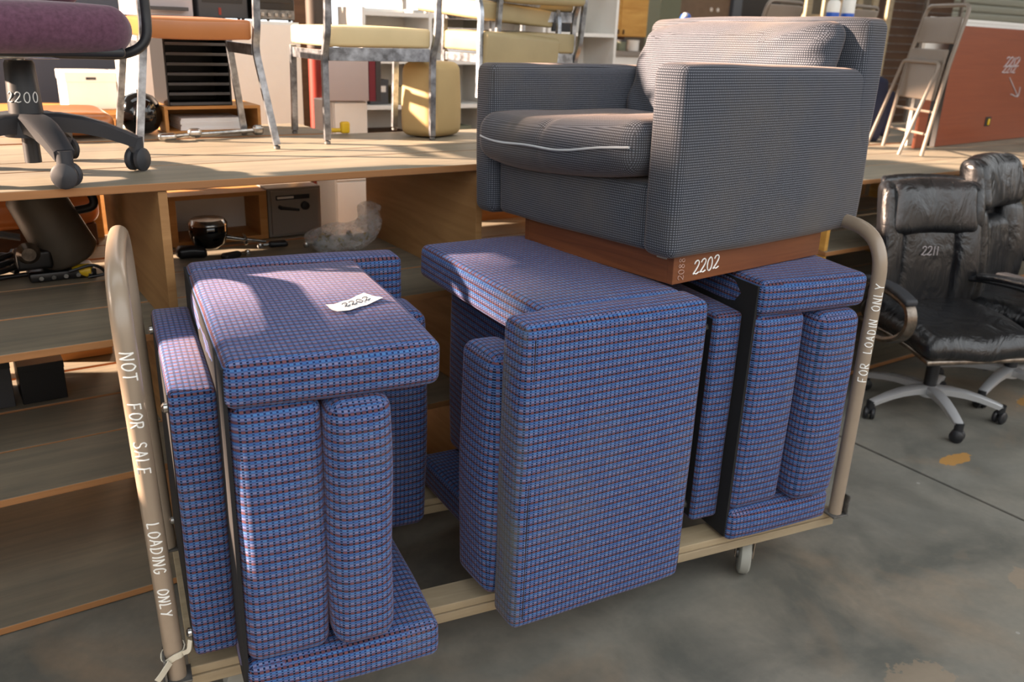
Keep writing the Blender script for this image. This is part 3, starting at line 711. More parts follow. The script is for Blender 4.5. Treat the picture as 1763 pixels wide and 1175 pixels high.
frame_chair('khaki vinyl chair stacked on another khaki chair behind the grey armchair', (2.08, 3.27, 1.19), math.radians(2), M_KHAKI, 0.44, 0.40, 0.50, 0.07, 0.95, 0.0)
# overturned chair: seat down, its posts hanging towards the boards
up = frame_chair('khaki vinyl chair turned upside down, leaning over the tan backrest', (2.44, 3.27, 2.02), 0, M_KHAKI, 0.46, 0.38, 0.36, 0.065, 0.72, 0.0, rot=(math.radians(-4), math.radians(183), math.radians(10)))
# low plinth that carries the khaki stack
ct = thing('storage_crate', 'plain plywood crate under the stacked khaki chairs behind the armchair', 'crate', (1.98, 3.22, 0))
for lo, hi in (((0,0,0),(0.62,0.02,0.995)), ((0,0.48,0),(0.62,0.5,0.995)), ((0,0.02,0),(0.02,0.48,0.995)), ((0.6,0.02,0),(0.62,0.48,0.995)), ((0.02,0.02,0.97),(0.6,0.48,0.995))):
    m = MB(); box(m, lo, hi, 0.001); part('panel', m, M_PLY, ct, smooth=False)
# loose tan chair back standing on its edge
tb = thing('chair_back', 'rounded tan vinyl chair back standing on edge under the khaki chairs', 'chair back', (1.705, 2.965, T1), math.radians(28))
def tb_fn(p): return (p.x*(1-0.10*max(0, p.z)/0.13), p.y + 0.03*(p.x/0.1)**2*0.4, p.z)
m = MB(); softbox(m, (0.0,0.075,0.136), (0.108,0.075,0.135), 0.03, 5, (5,3,6), (0.006,0.01,0.004), 0.002, 10, 4, fn=tb_fn); part('padding', m, M_TANV, tb)
m = MB(); softbox(m, (0.0,0.158,0.125), (0.085,0.007,0.11), 0.006, 2); part('back_shell', m, M_KHAKI, tb)

# ------------------------------------------------------------------ things on the back row of shelving
cb = thing('wooden_cubby', 'small light oak cubby under the black letter sorter', 'cubby', (0.735, 3.30, T1))
for lo, hi in (((0,0,0),(0.345,0.24,0.01)), ((0,0,0.086),(0.345,0.24,0.097)), ((0,0,0.01),(0.012,0.24,0.086)), ((0.333,0,0.01),(0.345,0.24,0.086)), ((0.012,0.228,0.01),(0.333,0.24,0.086))):
    m = MB(); box(m, lo, hi, 0.0008); part('board', m, M_OAK, cb, smooth=False)
ps = thing('paper_stack', 'stack of white paper inside the small oak cubby', 'paper', (0.79, 3.315, T1+0.011))
for i in range(6):
    m = MB(); box(m, (0.002*(i%3), 0.003*((i*2)%3), i*0.007), (0.22+0.003*(i%2), 0.17, i*0.007+0.0066)); part('sheaf', m, M_PAPER, ps, smooth=False)
so = thing('letter_sorter', 'black metal letter sorter with seven slots on the oak cubby', 'letter sorter', (0.752, 3.31, T1+0.098))
for lo, hi in (((0,0,0),(0.006,0.2,0.236)), ((0.222,0,0),(0.228,0.2,0.236)), ((0.006,0.194,0),(0.222,0.2,0.236)), ((0,0,0.236),(0.228,0.2,0.242))):
    m = MB(); box(m, lo, hi, 0.0008); part('case_panel', m, M_BLACK, so, smooth=False)
for i in range(7):
    m = MB(); z = 0.002+i*0.034; box(m, (0.007,0.0,z), (0.221,0.193,z+0.003), 0.0006); sh = part('shelf', m, M_BLACK, so, smooth=False)
    m = MB(); box(m, (0.007,-0.002,z), (0.221,0.0,z+0.01), 0.0006); part('lip', m, M_DGREY, sh, smooth=False)
gb = thing('globe_lamp_shade', 'glossy black ball-shaped lamp shade beside the oak cubby', 'lamp shade', (0.668, 3.36, T1))
m = MB(); lathe(m, [(0.0,0.0),(0.03,0.002),(0.055,0.018),(0.068,0.045),(0.07,0.075),(0.062,0.108),(0.045,0.13),(0.02,0.141),(0,0.143)], 28); part('shade', m, M_GLOSSB, gb)
m = MB(); lathe(m, [(0,0.142),(0.008,0.142),(0.008,0.152),(0,0.154)], 12); part('finial', m, M_BLACK, gb)
def lamp_arm(label, pts, r, knobs, loc, mats=(None,)):
    t = thing('lamp_arm', label, 'lamp arm', loc, group='loose lamp arms')
    m = MB(); tube(m, smooth_path(pts, 5), r, 10); part('rod', m, M_BRIGHT, t)
    for (p, k, mt) in knobs:
        m = MB(); softbox(m, p, k, min(k)*0.9, 4); part('joint', m, mt, t)
    return t
lamp_arm('shiny chrome lamp arm lying behind the brown chair legs', [(0,0,0.012),(0.09,0.03,0.014),(0.2,0.04,0.016),(0.33,0.05,0.02)], 0.007, [((0.0,0,0.013),(0.03,0.018,0.012),M_BRIGHT), ((0.1,0.03,0.018),(0.024,0.016,0.017),M_BRIGHT), ((0.33,0.05,0.02),(0.02,0.014,0.018),M_BRIGHT)], (0.70, 3.14, T1))
# low caramel cushion seen past the office chair
m = MB(); softbox(m, (0,0,0.035), (0.15,0.16,0.034), 0.03, 4, (5,5,2), (0.004,0.004,0.01), 0.002, 9, 8)
cu = thing('seat_pad', 'caramel vinyl seat pad lying behind the plum office chair', 'seat pad', (0.41, 3.40, T1+0.012)); part('cover', m, M_BROWN, cu)
m = MB(); tube(m, [(-0.14,-0.163,0.035),(0.14,-0.163,0.035)], 0.003, 6); part('welt', m, M_BROWN, cu)

# white cabinet with office machines on it
wc = thing('white_cabinet', 'tall white laminate cabinet behind the brown and beige chairs', 'cabinet', (0.83, 4.13, 0))
m = MB(); box(m, (0,0.02,0.06), (0.735,0.5,1.585), 0.003); part('carcass', m, M_WHITE, wc, smooth=False)
for i in range(2):
    m = MB(); box(m, (0.004+i*0.366,0,0.08), (0.365+i*0.366,0.0185,1.575), 0.002); d = part('door', m, M_WHITE, wc, smooth=False)
    m = MB(); tube(m, bend([(0.34+i*0.05,0,0.85),(0.34+i*0.05,-0.025,0.85),(0.34+i*0.05,-0.025,1.0),(0.34+i*0.05,0,1.0)], 0.01, 3), 0.004, 8); part('handle', m, M_STEEL, d)
m = MB(); box(m, (0.03,0.05,0), (0.705,0.47,0.058)); part('kick', m, M_DGREY, wc, smooth=False)
def machine(name, label, cat, x0, x1, y0, d, z, h, mat, bits):
    t = thing(name, label, cat, (x0, y0, z)); w = x1-x0
    m = MB(); softbox(m, (w/2, d/2, h/2+0.006), (w/2, d/2, h/2), 0.008, 2); part('case', m, mat, t)
    for (nm, lo, hi, mt) in bits:
        m = MB(); box(m, lo, hi, 0.001); part(nm, m, mt, t, smooth=False)
    for x in (0.02, w-0.02):
        for y in (0.02, d-0.02):
            m = MB(); cyl(m, (x,y,0), (x,y,0.007), 0.008, 8); part('rubber_foot', m, M_PLASTIC, t)
    return t
machine('office_printer', 'pale grey office machine on the left of the white cabinet', 'printer', 0.86, 1.10, 4.2, 0.36, 1.586, 0.22, M_LTGREY, [('tray', (0.03,-0.04,0.03),(0.21,0.0,0.045),M_DGREY), ('panel', (0.02,-0.003,0.13),(0.1,0.0,0.19),M_DGREY)])
machine('desktop_printer', 'dark grey printer on the middle of the white cabinet', 'printer', 1.12, 1.345, 4.2, 0.34, 1.586, 0.2, M_DGREY, [('paper_slot', (0.02,-0.002,0.07),(0.2,0.0,0.09),M_BLACK), ('red_label', (0.09,-0.003,0.02),(0.102,-0.001,0.05),M_RED), ('lid', (0.01,0.01,0.207),(0.215,0.33,0.22),M_BLACK)])
machine('stereo_receiver', 'black receiver with a silver control strip on the white cabinet', 'receiver', 1.37, 1.555, 4.17, 0.34, 1.586, 0.16, M_BLACK, [('control_strip', (0.004,-0.004,0.01),(0.181,0.001,0.05),M_STEEL)] + [('knob', (0.02+i*0.032,-0.014,0.022),(0.034+i*0.032,-0.004,0.038),M_BRIGHT) for i in range(5)] + [('display', (0.02,-0.003,0.08),(0.165,0.001,0.12),M_GLOSSB)])

# far left: archive boxes on an oak cabinet, slate partition, pine post
ob = thing('oak_cabinet', 'low oak cabinet carrying two white archive boxes', 'cabinet', (0.35, 4.95, 0))
m = MB(); box(m, (0,0.02,0.05), (0.95,0.45,1.1), 0.003); part('carcass', m, M_OAK, ob, smooth=False)
m = MB(); box(m, (-0.01,0,1.1), (0.96,0.46,1.125), 0.003); part('top', m, M_OAK, ob, smooth=False)
for i in range(2):
    m = MB(); box(m, (0.01+i*0.47,0.0,0.07), (0.472+i*0.47,0.019,1.085), 0.003); d = part('door', m, M_OAK, ob, smooth=False)
    m = MB(); lathe(m, [(0,0),(0.012,0.004),(0.014,0.016),(0,0.02)], 12, M=Matrix.Translation((0.43+i*0.08,0,0.6)) @ Matrix.Rotation(PI/2, 4, 'X')); part('knob', m, M_STEEL, d)
for i, lb in enumerate(('white cardboard archive box with a dark hand hole', 'white cardboard archive box beside the black lamp shade, half hidden')):
    b = thing('archive_box', lb, 'box', (0.655+i*0.25, 5.0, 1.126), 0, 'archive boxes')
    m = MB(); box(m, (0,0,0), (0.235,0.3,0.15), 0.002); part('body', m, M_CARD, b, smooth=False)
    m = MB(); box(m, (-0.004,-0.004,0.135), (0.239,0.304,0.182), 0.002); part('lid', m, M_CARD, b, smooth=False)
    m = MB(); softbox(m, (0.1175,-0.0045,0.152), (0.024,0.001,0.0065), 0.0009, 1); part('hand_hole', m, M_BLACK if i == 0 else M_LTGREY, b)
pt_ = thing('office_partition', 'dark slate office partition behind the archive boxes', 'partition', (-0.1, 5.75, 0))
m = MB(); box(m, (0.02,0,0.08), (0.60,0.05,2.2), 0.004); part('panel', m, plain('slate_fabric', (66,72,84), 0.8, var=0.08), pt_, smooth=False)
m = MB(); box(m, (0.63,0,0.08), (1.28,0.05,2.2), 0.004); part('panel', m, plain('slate_fabric_panel', (70,76,88), 0.8, var=0.08), pt_, smooth=False)
for x in (0, 0.602, 1.282):
    m = MB(); box(m, (x,-0.004,0), (x+0.026,0.054,2.22), 0.003); part('upright', m, M_DGREY, pt_, smooth=False)
pp = thing('pine_post', 'narrow pine post standing beside the slate partition', 'post', (1.185, 5.5, 0))
m = MB(); box(m, (0,0,0.02), (0.045,0.045,2.4), 0.003); part('shaft', m, M_PLYY, pp, smooth=False)
m = MB(); box(m, (-0.05,-0.05,0), (0.095,0.095,0.02), 0.002); part('foot_plate', m, M_STEEL, pp, smooth=False)

# red post and dark board, pale boxes
rp = thing('steel_post', 'red painted steel post standing behind the beige chair', 'post', (1.825, 4.6, 0))
m = MB(); cyl(m, (0,0,0.01), (0,0,1.46), 0.045, 24); part('pipe', m, M_RED, rp)
m = MB(); cyl(m, (0,0,1.46), (0,0,3.2), 0.048, 24); part('upper_pipe', m, plain('brown_grey_paint', (70,60,52), 0.6), rp)
m = MB(); box(m, (-0.09,-0.09,0), (0.09,0.09,0.012), 0.001); part('base_plate', m, M_RED, rp, smooth=False)
db = thing('tall_dark_board', 'tall dark brown board standing behind the red post', 'board', (1.93, 5.2, 0))
m = MB(); box(m, (0,0,0), (0.24,0.03,2.3), 0.002); part('sheet', m, M_DKWOOD, db, smooth=False)
m = MB(); box(m, (0.10,-0.02,0.2), (0.14,0.0,2.1), 0.002); part('batten', m, M_DKWOOD, db, smooth=False)
lw = thing('white_pedestal', 'narrow white pedestal cabinet under the pale grey case', 'cabinet', (1.755, 4.22, 0))
m = MB(); box(m, (0,0.015,0), (0.185,0.27,1.215), 0.003); part('carcass', m, M_WHITE, lw, smooth=False)
for i in range(3):
    m = MB(); box(m, (0.004,0,0.02+i*0.4), (0.181,0.0145,0.41+i*0.4), 0.002); part('drawer', m, M_WHITE, lw, smooth=False)
gc = thing('portfolio_case', 'pale grey case with a dark red spine on the white pedestal', 'case', (1.73, 4.22, 1.218), math.radians(-6))
m = MB(); softbox(m, (0.105,0.05,0.105), (0.105,0.05,0.103), 0.006, 2); part('body', m, M_LTGREY, gc)
m = MB(); box(m, (0.212,0.0,0.002), (0.245,0.1,0.206), 0.002); part('spine', m, plain('dark_red_spine', (110,30,48), 0.5, var=0.1), gc, smooth=False)
m = MB(); box(m, (0.247,0.0,0.002), (0.275,0.1,0.206), 0.002); part('spine', m, M_DGREY, gc, smooth=False)
yb = thing('yellow_tool', 'small yellow plastic tool beside the red post on the shelf edge', 'tool', (1.36, 3.17, T1))
m = MB(); softbox(m, (0,0,0.022), (0.018,0.012,0.022), 0.008, 3); part('body', m, M_YELLOW, yb)
m = MB(); cyl(m, (-0.018,0,0.012), (-0.05,0.01,0.012), 0.008, 10); part('handle', m, M_YELLOW, yb)

# ------------------------------------------------------------------ white bookcases with office clutter
def bookcase(label, x0, x1, y0, tops, cols, H, dep=0.34):
    b = thing('white_bookcase', label, 'bookcase', (x0, y0, 0)); w = x1-x0
    for c in cols:
        m = MB(); box(m, (c-x0-0.011,0,0), (c-x0+0.011,dep,H), 0.001); part('upright', m, M_WHITE, b, smooth=False)
    cs = sorted(cols)
    for a, c in zip(cs, cs[1:]):
        for z in list(tops)+[H-0.02, 0.06]:
            m = MB(); box(m, (a-x0+0.0115,0.002,z-0.024), (c-x0-0.0115,dep-0.012,z), 0.001); part('shelf', m, M_WHITE, b, smooth=False)
    m = MB(); box(m, (0.0,dep-0.011,0.0), (w,dep,H)); part('back_panel', m, M_WHITE, b, smooth=False)
    return b
bookcase('low white bookcase with open shelves behind the tan chair back', 2.18, 3.46, 4.8, [0.42, 0.78, 1.14, 1.40], [2.191, 2.62, 3.05, 3.449], 1.68)
bookcase('tall white cube bookcase right of the khaki chairs', 3.48, 4.06, 4.8, [0.35, 0.75, 1.16, 1.585, 2.0], [3.491, 4.049], 2.4)
def carton(name, label, cat, x, y, z, w, d, h, mat, lidmat=None, strip=None, rz=0, group=None):
    t = thing(name, label, cat, (x, y, z), rz, group)
    m = MB(); box(m, (0,0,0), (w,d,h), min(0.003, h*0.2)); part('body', m, mat, t, smooth=False)
    m = MB(); box(m, (-0.001,-0.001,h*0.82), (w+0.001,d+0.001,h+0.001), 0.001); part('lid', m, lidmat or mat, t, smooth=False)
    if strip:
        m = MB(); box(m, (w*0.15,-0.002,h*0.5), (w*0.85,0.0,h*0.75)); part('sticker', m, strip, t, smooth=False)
    return t
g = 'clutter in the white bookcases'
carton('box_file', 'black box file with a pale label on the top right white shelf', 'box file', 3.55, 4.85, 1.587, 0.15, 0.2, 0.13, M_BLACK, strip=M_LTGREY, group=g)
carton('printer_unit', 'black machine on the lower right white shelf', 'machine', 3.62, 4.84, 1.162, 0.3, 0.22, 0.17, M_GLOSSB, lidmat=M_BLACK, group=g)
carton('storage_tin', 'dark tin at the left end of the upper white shelf', 'tin', 2.25, 4.86, 1.142, 0.12, 0.2, 0.14, M_DGREY, strip=M_CARD, group=g)
carton('storage_tin', 'khaki tin beside the dark tin on the upper white shelf', 'tin', 2.40, 4.84, 1.142, 0.11, 0.16, 0.1, M_KHAKI, group=g)
carton('storage_tin', 'black tin in the middle bay of the upper white shelf', 'tin', 2.70, 4.86, 1.142, 0.16, 0.2, 0.17, M_BLACK, group=g)
carton('storage_tin', 'grey tin at the right of the upper white shelf', 'tin', 3.12, 4.86, 1.142, 0.2, 0.2, 0.13, M_DGREY, group=g)
carton('cardboard_box', 'brown box on the lower left white shelf', 'box', 2.24, 4.84, 0.782, 0.26, 0.22, 0.2, M_DKWOOD, group=g)
carton('cardboard_box', 'dark green box on the lower middle white shelf', 'box', 2.68, 4.84, 0.782, 0.26, 0.22, 0.22, M_OLIVE, group=g)
carton('cardboard_box', 'black box on the lower right bay of the low bookcase', 'box', 3.12, 4.84, 0.782, 0.26, 0.22, 0.22, M_BLACK, group=g)
for i in range(4):
    carton('paper_ream', ('bottom ream of paper on the low bookcase', 'second ream of paper from the bottom on the low bookcase', 'third ream of paper from the bottom on the low bookcase', 'topmost ream of paper on the low bookcase')[i], 'paper ream', 2.72+0.012*(i%2), 4.83+0.01*(i%3), 1.402+i*0.046, 0.28, 0.2, 0.045, M_PAPER, lidmat=M_CARD, group='paper reams')

# ------------------------------------------------------------------ far right of the bookcase: hutch, column, board, steel locker
hu = thing('oak_hutch', 'orange oak wall hutch above a grey counter in the background', 'hutch', (4.95, 6.0, 0))
m = MB(); box(m, (0,0.02,0), (0.62,0.5,1.40), 0.003); part('base_cabinet', m, M_WHITE, hu, smooth=False)
m = MB(); box(m, (-0.02,-0.01,1.402), (0.64,0.52,1.445), 0.004); part('counter', m, M_GREYM, hu, smooth=False)
m = MB(); box(m, (0.0,0.2,1.56), (0.62,0.5,2.3), 0.003); part('upper_cabinet', m, M_OAK, hu, smooth=False)
m = MB(); box(m, (0.0,0.48,1.446), (0.62,0.5,1.559)); part('back_board', m, M_DKWOOD, hu, smooth=False)
for i in range(2):
    m = MB(); box(m, (0.004+0.308*i,0.18,1.565), (0.308+0.308*i,0.199,2.29), 0.003); d = part('door', m, M_PLYY, hu, smooth=False)
    m = MB(); softbox(m, (0.28+0.06*i,0.172,1.6), (0.006,0.008,0.02), 0.004, 2); part('pull', m, M_DKWOOD, d)
for i, lb in enumerate(('dark jar at the left of the oak hutch counter', 'olive jar in the middle of the oak hutch counter', 'white tub at the right of the oak hutch counter')):
    t = thing('storage_jar', lb, 'jar', (5.05+0.15*i, 6.1, 1.446), group='jars on the counter')
    m = MB(); lathe(m, [(0,0),(0.05,0),(0.052,0.01),(0.05,0.075),(0,0.075)], 16); part('body', m, (M_BLACK, M_OLIVE, M_CARD)[i], t)
    m = MB(); lathe(m, [(0,0.076),(0.053,0.076),(0.053,0.09),(0,0.092)], 16); part('lid', m, (M_DGREY, M_DGREY, M_CARD)[i], t)
oc2 = thing('square_column', 'olive grey square column in the background', 'column', (6.42, 6.95, 0))
m = MB(); box(m, (0,0,0.1), (0.28,0.2,4.0), 0.004); part('shaft', m, M_OLIVE, oc2, smooth=False)
m = MB(); box(m, (-0.02,-0.02,0), (0.3,0.22,0.1), 0.004); part('base', m, M_GREYM, oc2, smooth=False)
bl = thing('blue_bottle', 'bright blue plastic bottle on a stand by the olive column', 'bottle', (5.22, 5.35, 0))
m = MB(); cyl(m, (0,0,0.02), (0,0,1.62), 0.012, 10); part('stand', m, M_DGREY, bl)
m = MB(); lathe(m, [(0,0),(0.14,0),(0.14,0.015),(0,0.02)], 20); part('foot', m, M_DGREY, bl)
m = MB(); lathe(m, [(0,1.62),(0.02,1.625),(0.045,1.67),(0.05,1.71),(0.035,1.75),(0,1.765)], 18); part('bottle_body', m, M_BLUEP, bl)
m = MB(); softbox(m, (-0.035,-0.03,1.745), (0.016,0.016,0.016), 0.012, 3); part('cap', m, M_WHITE, bl)
bb = thing('particle_board', 'brown particle board panel leaning in the background', 'board', (6.72, 7.05, 0))
m = MB(); box(m, (0,0,0), (0.80,0.03,2.6), 0.002); part('sheet', m, plain('brown_particle_board', (118,98,80), 0.8, var=0.2, scale=12), bb, smooth=False)
for x in (0.52, 0.62):
    m = MB(); lathe(m, [(0,0),(0.02,0),(0.02,0.006),(0,0.008)], 10, M=Matrix.Translation((x,0,1.86)) @ Matrix.Rotation(PI/2, 4, 'X')); part('knot_plug', m, M_CARD, bb)
lk = thing('steel_locker', 'slate steel locker with a black side in the background', 'locker', (7.52, 7.0, 0))
m = MB(); box(m, (0.14,0.0,0), (0.75,0.5,2.6), 0.004); part('body', m, M_BLACK, lk, smooth=False)
m = MB(); box(m, (0,0.0,0), (0.138,0.5,2.6), 0.004); part('door', m, plain('slate_steel', (84,92,102), 0.45, 0.2, 0.06), lk, smooth=False)

# ------------------------------------------------------------------ black leather office chairs at the right
def leather_chair(label, loc, rotz, arms, S_=1.0, head=0.0, txt=None, armmat=None, baseoff=(0,0)):
    c = thing('leather_chair', label, 'office chair', loc, rotz, 'black leather office chairs')
    star_base(c, [a-rotz for a in arms], 0.31, 0.115, 0.075, M_SILVER, M_PLASTIC, 0.029, 0.024, 0.015, 0.04)
    m = MB(); cyl(m, (0,0,0.13), (0,0,0.30), 0.028, 16); cyl(m, (0,0,0.30), (0,0,0.36), 0.018, 12); part('column', m, M_PLASTIC, c)
    m = MB(); softbox(m, (0,0.0,0.365), (0.12,0.15,0.014), 0.006, 2); part('tilt_mechanism', m, M_BLACK, c)
    def seat_fn(p): return (p.x, p.y, p.z - 0.035*max(0, -p.y/0.27)**2 + 0.012*math.sin(p.x*9)**2)
    m = MB(); softbox(m, (0,-0.02,0.43), (0.265,0.27,0.05), 0.048, 5, (7,7,2), (0.01,0.012,0.014), 0.003, 8, 3, fn=seat_fn); st = part('seat', m, M_LEATHER, c)
    m = MB(); softbox(m, (0,-0.02,0.385), (0.262,0.265,0.012), 0.011, 2, (4,4,1), fn=lambda p: (p.x, p.y, p.z-0.03*max(0, -p.y/0.27)**2)); part('seat_shell', m, M_BRONZE if armmat else M_PLASTIC, c)
    def bk(cx, z0, hx, hz, hy, puff, seed, wob=0.004, dy=0.0):
        def fn(p):
            z = z0 + p.z; y = 0.225 + 0.10*((z-0.45)/0.6) + 0.05*math.sin((z-0.45)/0.6*PI*1.0)*-0.6 - 0.10*(abs(cx+p.x)/0.26)**2*0.5 + dy
            return (p.x*(1 - 0.10*max(0, (z-0.75)/0.3)), p.y + y, p.z)
        m = MB(); softbox(m, (cx, 0, z0), (hx, hy, hz), min(hy*0.9, 0.045), 5, (6,2,7), (0.004,puff,0.008), wob, 14, seed, fn=fn); return m
    part('back_shell', bk(0, 0.74, 0.235, 0.29, 0.022, 0.0, 1, 0, 0.045), M_LEATHER, c)
    part('lumbar_pad', bk(0, 0.63, 0.145, 0.20, 0.045, 0.016, 4), M_LEATHER, c)
    for s in (-1, 1): part('side_bolster', bk(0.19*s, 0.66, 0.065, 0.24, 0.045, 0.02, 5+s), M_LEATHER, c)
    part('headrest', bk(0, 0.925+head, 0.225, 0.115, 0.055, 0.022, 9, 0.004, -0.012), M_LEATHER, c)
    for s in (-1, 1): part('head_bolster', bk(0.215*s, 0.93+head, 0.04, 0.105, 0.045, 0.012, 11+s), M_LEATHER, c)
    for s in (-1, 1):
        m = MB(); tube(m, smooth_path([(0.15*s,0.10,0.375),(0.27*s,0.10,0.37),(0.315*s,0.02,0.385),(0.34*s,-0.10,0.40),(0.34*s,-0.20,0.45),(0.34*s,-0.235,0.52),(0.34*s,-0.20,0.585),(0.34*s,-0.08,0.61),(0.335*s,0.06,0.61),(0.31*s,0.20,0.59)], 5), 1, prof=[(0.012,0.02),(0.0,0.026),(-0.012,0.02),(-0.012,-0.02),(0.0,-0.026),(0.012,-0.02)], up=(0,0,1)); ar = part('armrest', m, armmat or M_PLASTIC, c)
        m = MB(); softbox(m, (0.338*s,-0.05,0.628), (0.03,0.17,0.014), 0.012, 3, (1,5,1), fn=lambda p: (p.x, p.y, p.z-0.03*max(0,-p.y/0.17)**2-0.012*max(0, p.y/0.17)**2)); part('arm_pad', m, M_DUSTYPL if armmat else M_LEATHER, ar)
    if txt:
        def fn(s, t):
            x = -0.05+s; z = 0.70+t; hy = 0.045
            y = 0.225 + 0.10*((z-0.45)/0.6) - 0.03*math.sin((z-0.45)/0.6*PI) - 0.05*(abs(x)/0.26)**2 - hy - 0.021
            return Vector((x, y, z))
        handwriting('lettering', txt, fn, 0.04, 0.0035, M_LTGREY, c, adv=0.7)
    return c
D = math.radians
leather_chair('black leather office chair with pewter armrests and silver star base, nearest the cart', (3.66, 1.95, 0), D(-23), [D(a) for a in (-124, -52, 20, 92, 164)], head=-0.02, txt='2211', armmat=M_BRONZE)
leather_chair('black leather office chair with a tall headrest behind the front leather chair', (4.25, 1.89, 0), D(7), [D(a) for a in (-100, -28, 44, 116, 188)], head=0.07)
leather_chair('black leather office chair at the right edge of the picture', (4.98, 1.72, 0), D(-10), [D(a) for a in (-90, -18, 54, 126, 198)], head=0.05)

# ------------------------------------------------------------------ folding chairs, table top and odds on the right-hand shelves
T2 = 1.005
def folding_chair(label, loc, rotz):
    c = thing('folding_chair', label, 'folding chair', loc, rotz, 'taupe steel folding chairs')
    w = 0.21
    m = MB(); tube(m, bend([(-w,0.22,0.005),(-w,-0.02,0.42),(-w*0.95,-0.12,0.80),(w*0.95,-0.12,0.80),(w,-0.02,0.42),(w,0.22,0.005)], 0.05, 5), 0.011, 10); part('back_frame', m, M_TAUPE, c)
    m = MB(); tube(m, bend([(-w+0.025,-0.2,0.005),(-w+0.025,0.10,0.42),(w-0.025,0.10,0.42),(w-0.025,-0.2,0.005)], 0.03, 4), 0.011, 10); part('rear_leg_frame', m, M_TAUPE, c)
    m = MB(); softbox(m, (0,0.11,0.435), (0.185,0.19,0.012), 0.01, 2, (3,3,1), (0,0,-0.006)); part('seat', m, M_TAUPE, c)
    m = MB(); softbox(m, (0,-0.098,0.695), (0.19,0.008,0.085), 0.007, 2, (5,1,2), fn=lambda p: (p.x, p.y-0.03*(1-(p.x/0.19)**2)-p.z*0.25, p.z)); part('back_panel', m, M_TAUPE, c)
    for z, y in ((0.20, -0.06), (0.24, 0.1)):
        m = MB(); cyl(m, (-w+0.02, y, z), (w-0.02, y, z), 0.007, 8); part('stretcher', m, M_TAUPE, c)
    return c
fc = thing('folding_chair', 'folded taupe steel chair leaning beside the cherry table top', 'folding chair', (4.73, 3.0, T2), D(62), 'taupe steel folding chairs'); w = 0.215
def lean(z): return -0.02 - 0.10*(z/0.85)
m = MB(); tube(m, bend([(-w,lean(0),0.005),(-w,lean(0.5),0.5),(-w*0.95,lean(0.85)-0.02,0.80),(w*0.95,lean(0.85)-0.02,0.80),(w,lean(0.5),0.5),(w,lean(0),0.005)], 0.05, 5), 0.0115, 10); part('back_frame', m, M_TAUPE, fc)
m = MB(); tube(m, bend([(-w+0.028,0.10,0.005),(-w+0.028,-0.04,0.50),(w-0.028,-0.04,0.50),(w-0.028,0.10,0.005)], 0.03, 4), 0.0105, 10); part('rear_leg_frame', m, M_TAUPE, fc)
for nm, z0, z1, dy in (('back_panel', 0.60, 0.74, -0.012), ('seat', 0.30, 0.57, 0.012)):
    m = MB(); softbox(m, (0,lean((z0+z1)/2)+dy,(z0+z1)/2), (w-0.03,0.008,(z1-z0)/2), 0.007, 2, (4,1,3), fn=lambda p: (p.x, p.y-p.z*0.118, p.z)); part(nm, m, M_TAUPE, fc)
for z in (0.12, 0.24):
    m = MB(); cyl(m, (-w+0.01,lean(z),z), (w-0.01,lean(z),z), 0.007, 8); part('stretcher', m, M_TAUPE, fc)
folding_chair('taupe folding chair whose back shows above the armchair, middle one', (5.02, 3.72, T2), D(10))
folding_chair('taupe folding chair whose back shows above the armchair, left one', (4.36, 3.78, T2), D(10))
tt = thing('table_top', 'cherry table top standing on edge on the right-hand shelf', 'table top', (5.20, 3.06, T2), D(5))
m = MB(); box(m, (0,0,0), (1.65,0.03,0.705), 0.002); part('panel', m, M_CHERRY, tt, smooth=False)
m = MB(); box(m, (-0.006,-0.001,0), (-0.0005,0.031,0.705), 0.001); part('edge_band', m, M_BLACK, tt, smooth=False)
m = MB(); box(m, (0.62,-0.003,0.10), (0.70,-0.0005,0.16), 0.001); ol = part('cable_cutout', m, M_BLACK, tt, smooth=False)
m = MB(); softbox(m, (0.665,-0.006,0.128), (0.012,0.003,0.02), 0.002, 1); part('cable_plug', m, M_YELLOW, ol)
handwriting('lettering', '2212', lambda s, t: Vector((0.73+s*1.5, -0.002, 0.475+t)), 0.06, 0.007, M_LTGREY, tt, adv=0.62)
handwriting('lettering', '2212', lambda s, t: Vector((0.71+s*1.7, -0.002, 0.435+t)), 0.045, 0.006, M_LTGREY, tt, adv=0.72)
handwriting('lettering', '>', lambda s, t: Vector((0.82+s*2.2, -0.002, 0.285+t)), 0.12, 0.008, M_LTGREY, tt)
wt = thing('white_board', 'white board standing behind the cherry table top', 'board', (5.06, 3.16, T2), D(5))
m = MB(); box(m, (0,0,0), (1.9,0.022,0.745), 0.002); part('sheet', m, M_WHITE, wt, smooth=False)
m = MB(); box(m, (0,-0.004,0.73), (1.9,0.0,0.748)); part('rim', m, M_WHITE, wt, smooth=False)
bw = thing('brown_plank', 'brown wooden plank standing between folding chair and table top', 'plank', (4.97, 3.05, T2), D(5))
m = MB(); box(m, (0,0,0), (0.10,0.02,0.40), 0.002); part('plank', m, M_CHERRY, bw, smooth=False)
m = MB(); box(m, (0.102,0.004,0), (0.16,0.02,0.42), 0.002); part('dark_batten', m, M_BLACK, bw, smooth=False)
yc = thing('work_glove', 'yellow work glove hanging by the folding chair', 'glove', (4.99, 3.12, 1.46), D(20))
m = MB(); softbox(m, (0,0,0.02), (0.05,0.022,0.075), 0.02, 3, (3,1,4), (0.004,0.006,0), 0.006, 30, 2); part('palm', m, plain('yellow_leather', (196,150,64), 0.8, var=0.2), yc)
for i in range(4):
    m = MB(); softbox(m, (-0.033+0.022*i, 0, -0.075), (0.0095,0.013,0.045+0.008*(i in (1,2))), 0.009, 3); part('finger', m, plain('yellow_leather_finger', (190,146,62), 0.8, var=0.2), yc)
nc = thing('navy_jacket', 'navy cloth jacket bundled behind the folding chair', 'jacket', (5.0, 3.40, T2+0.001))
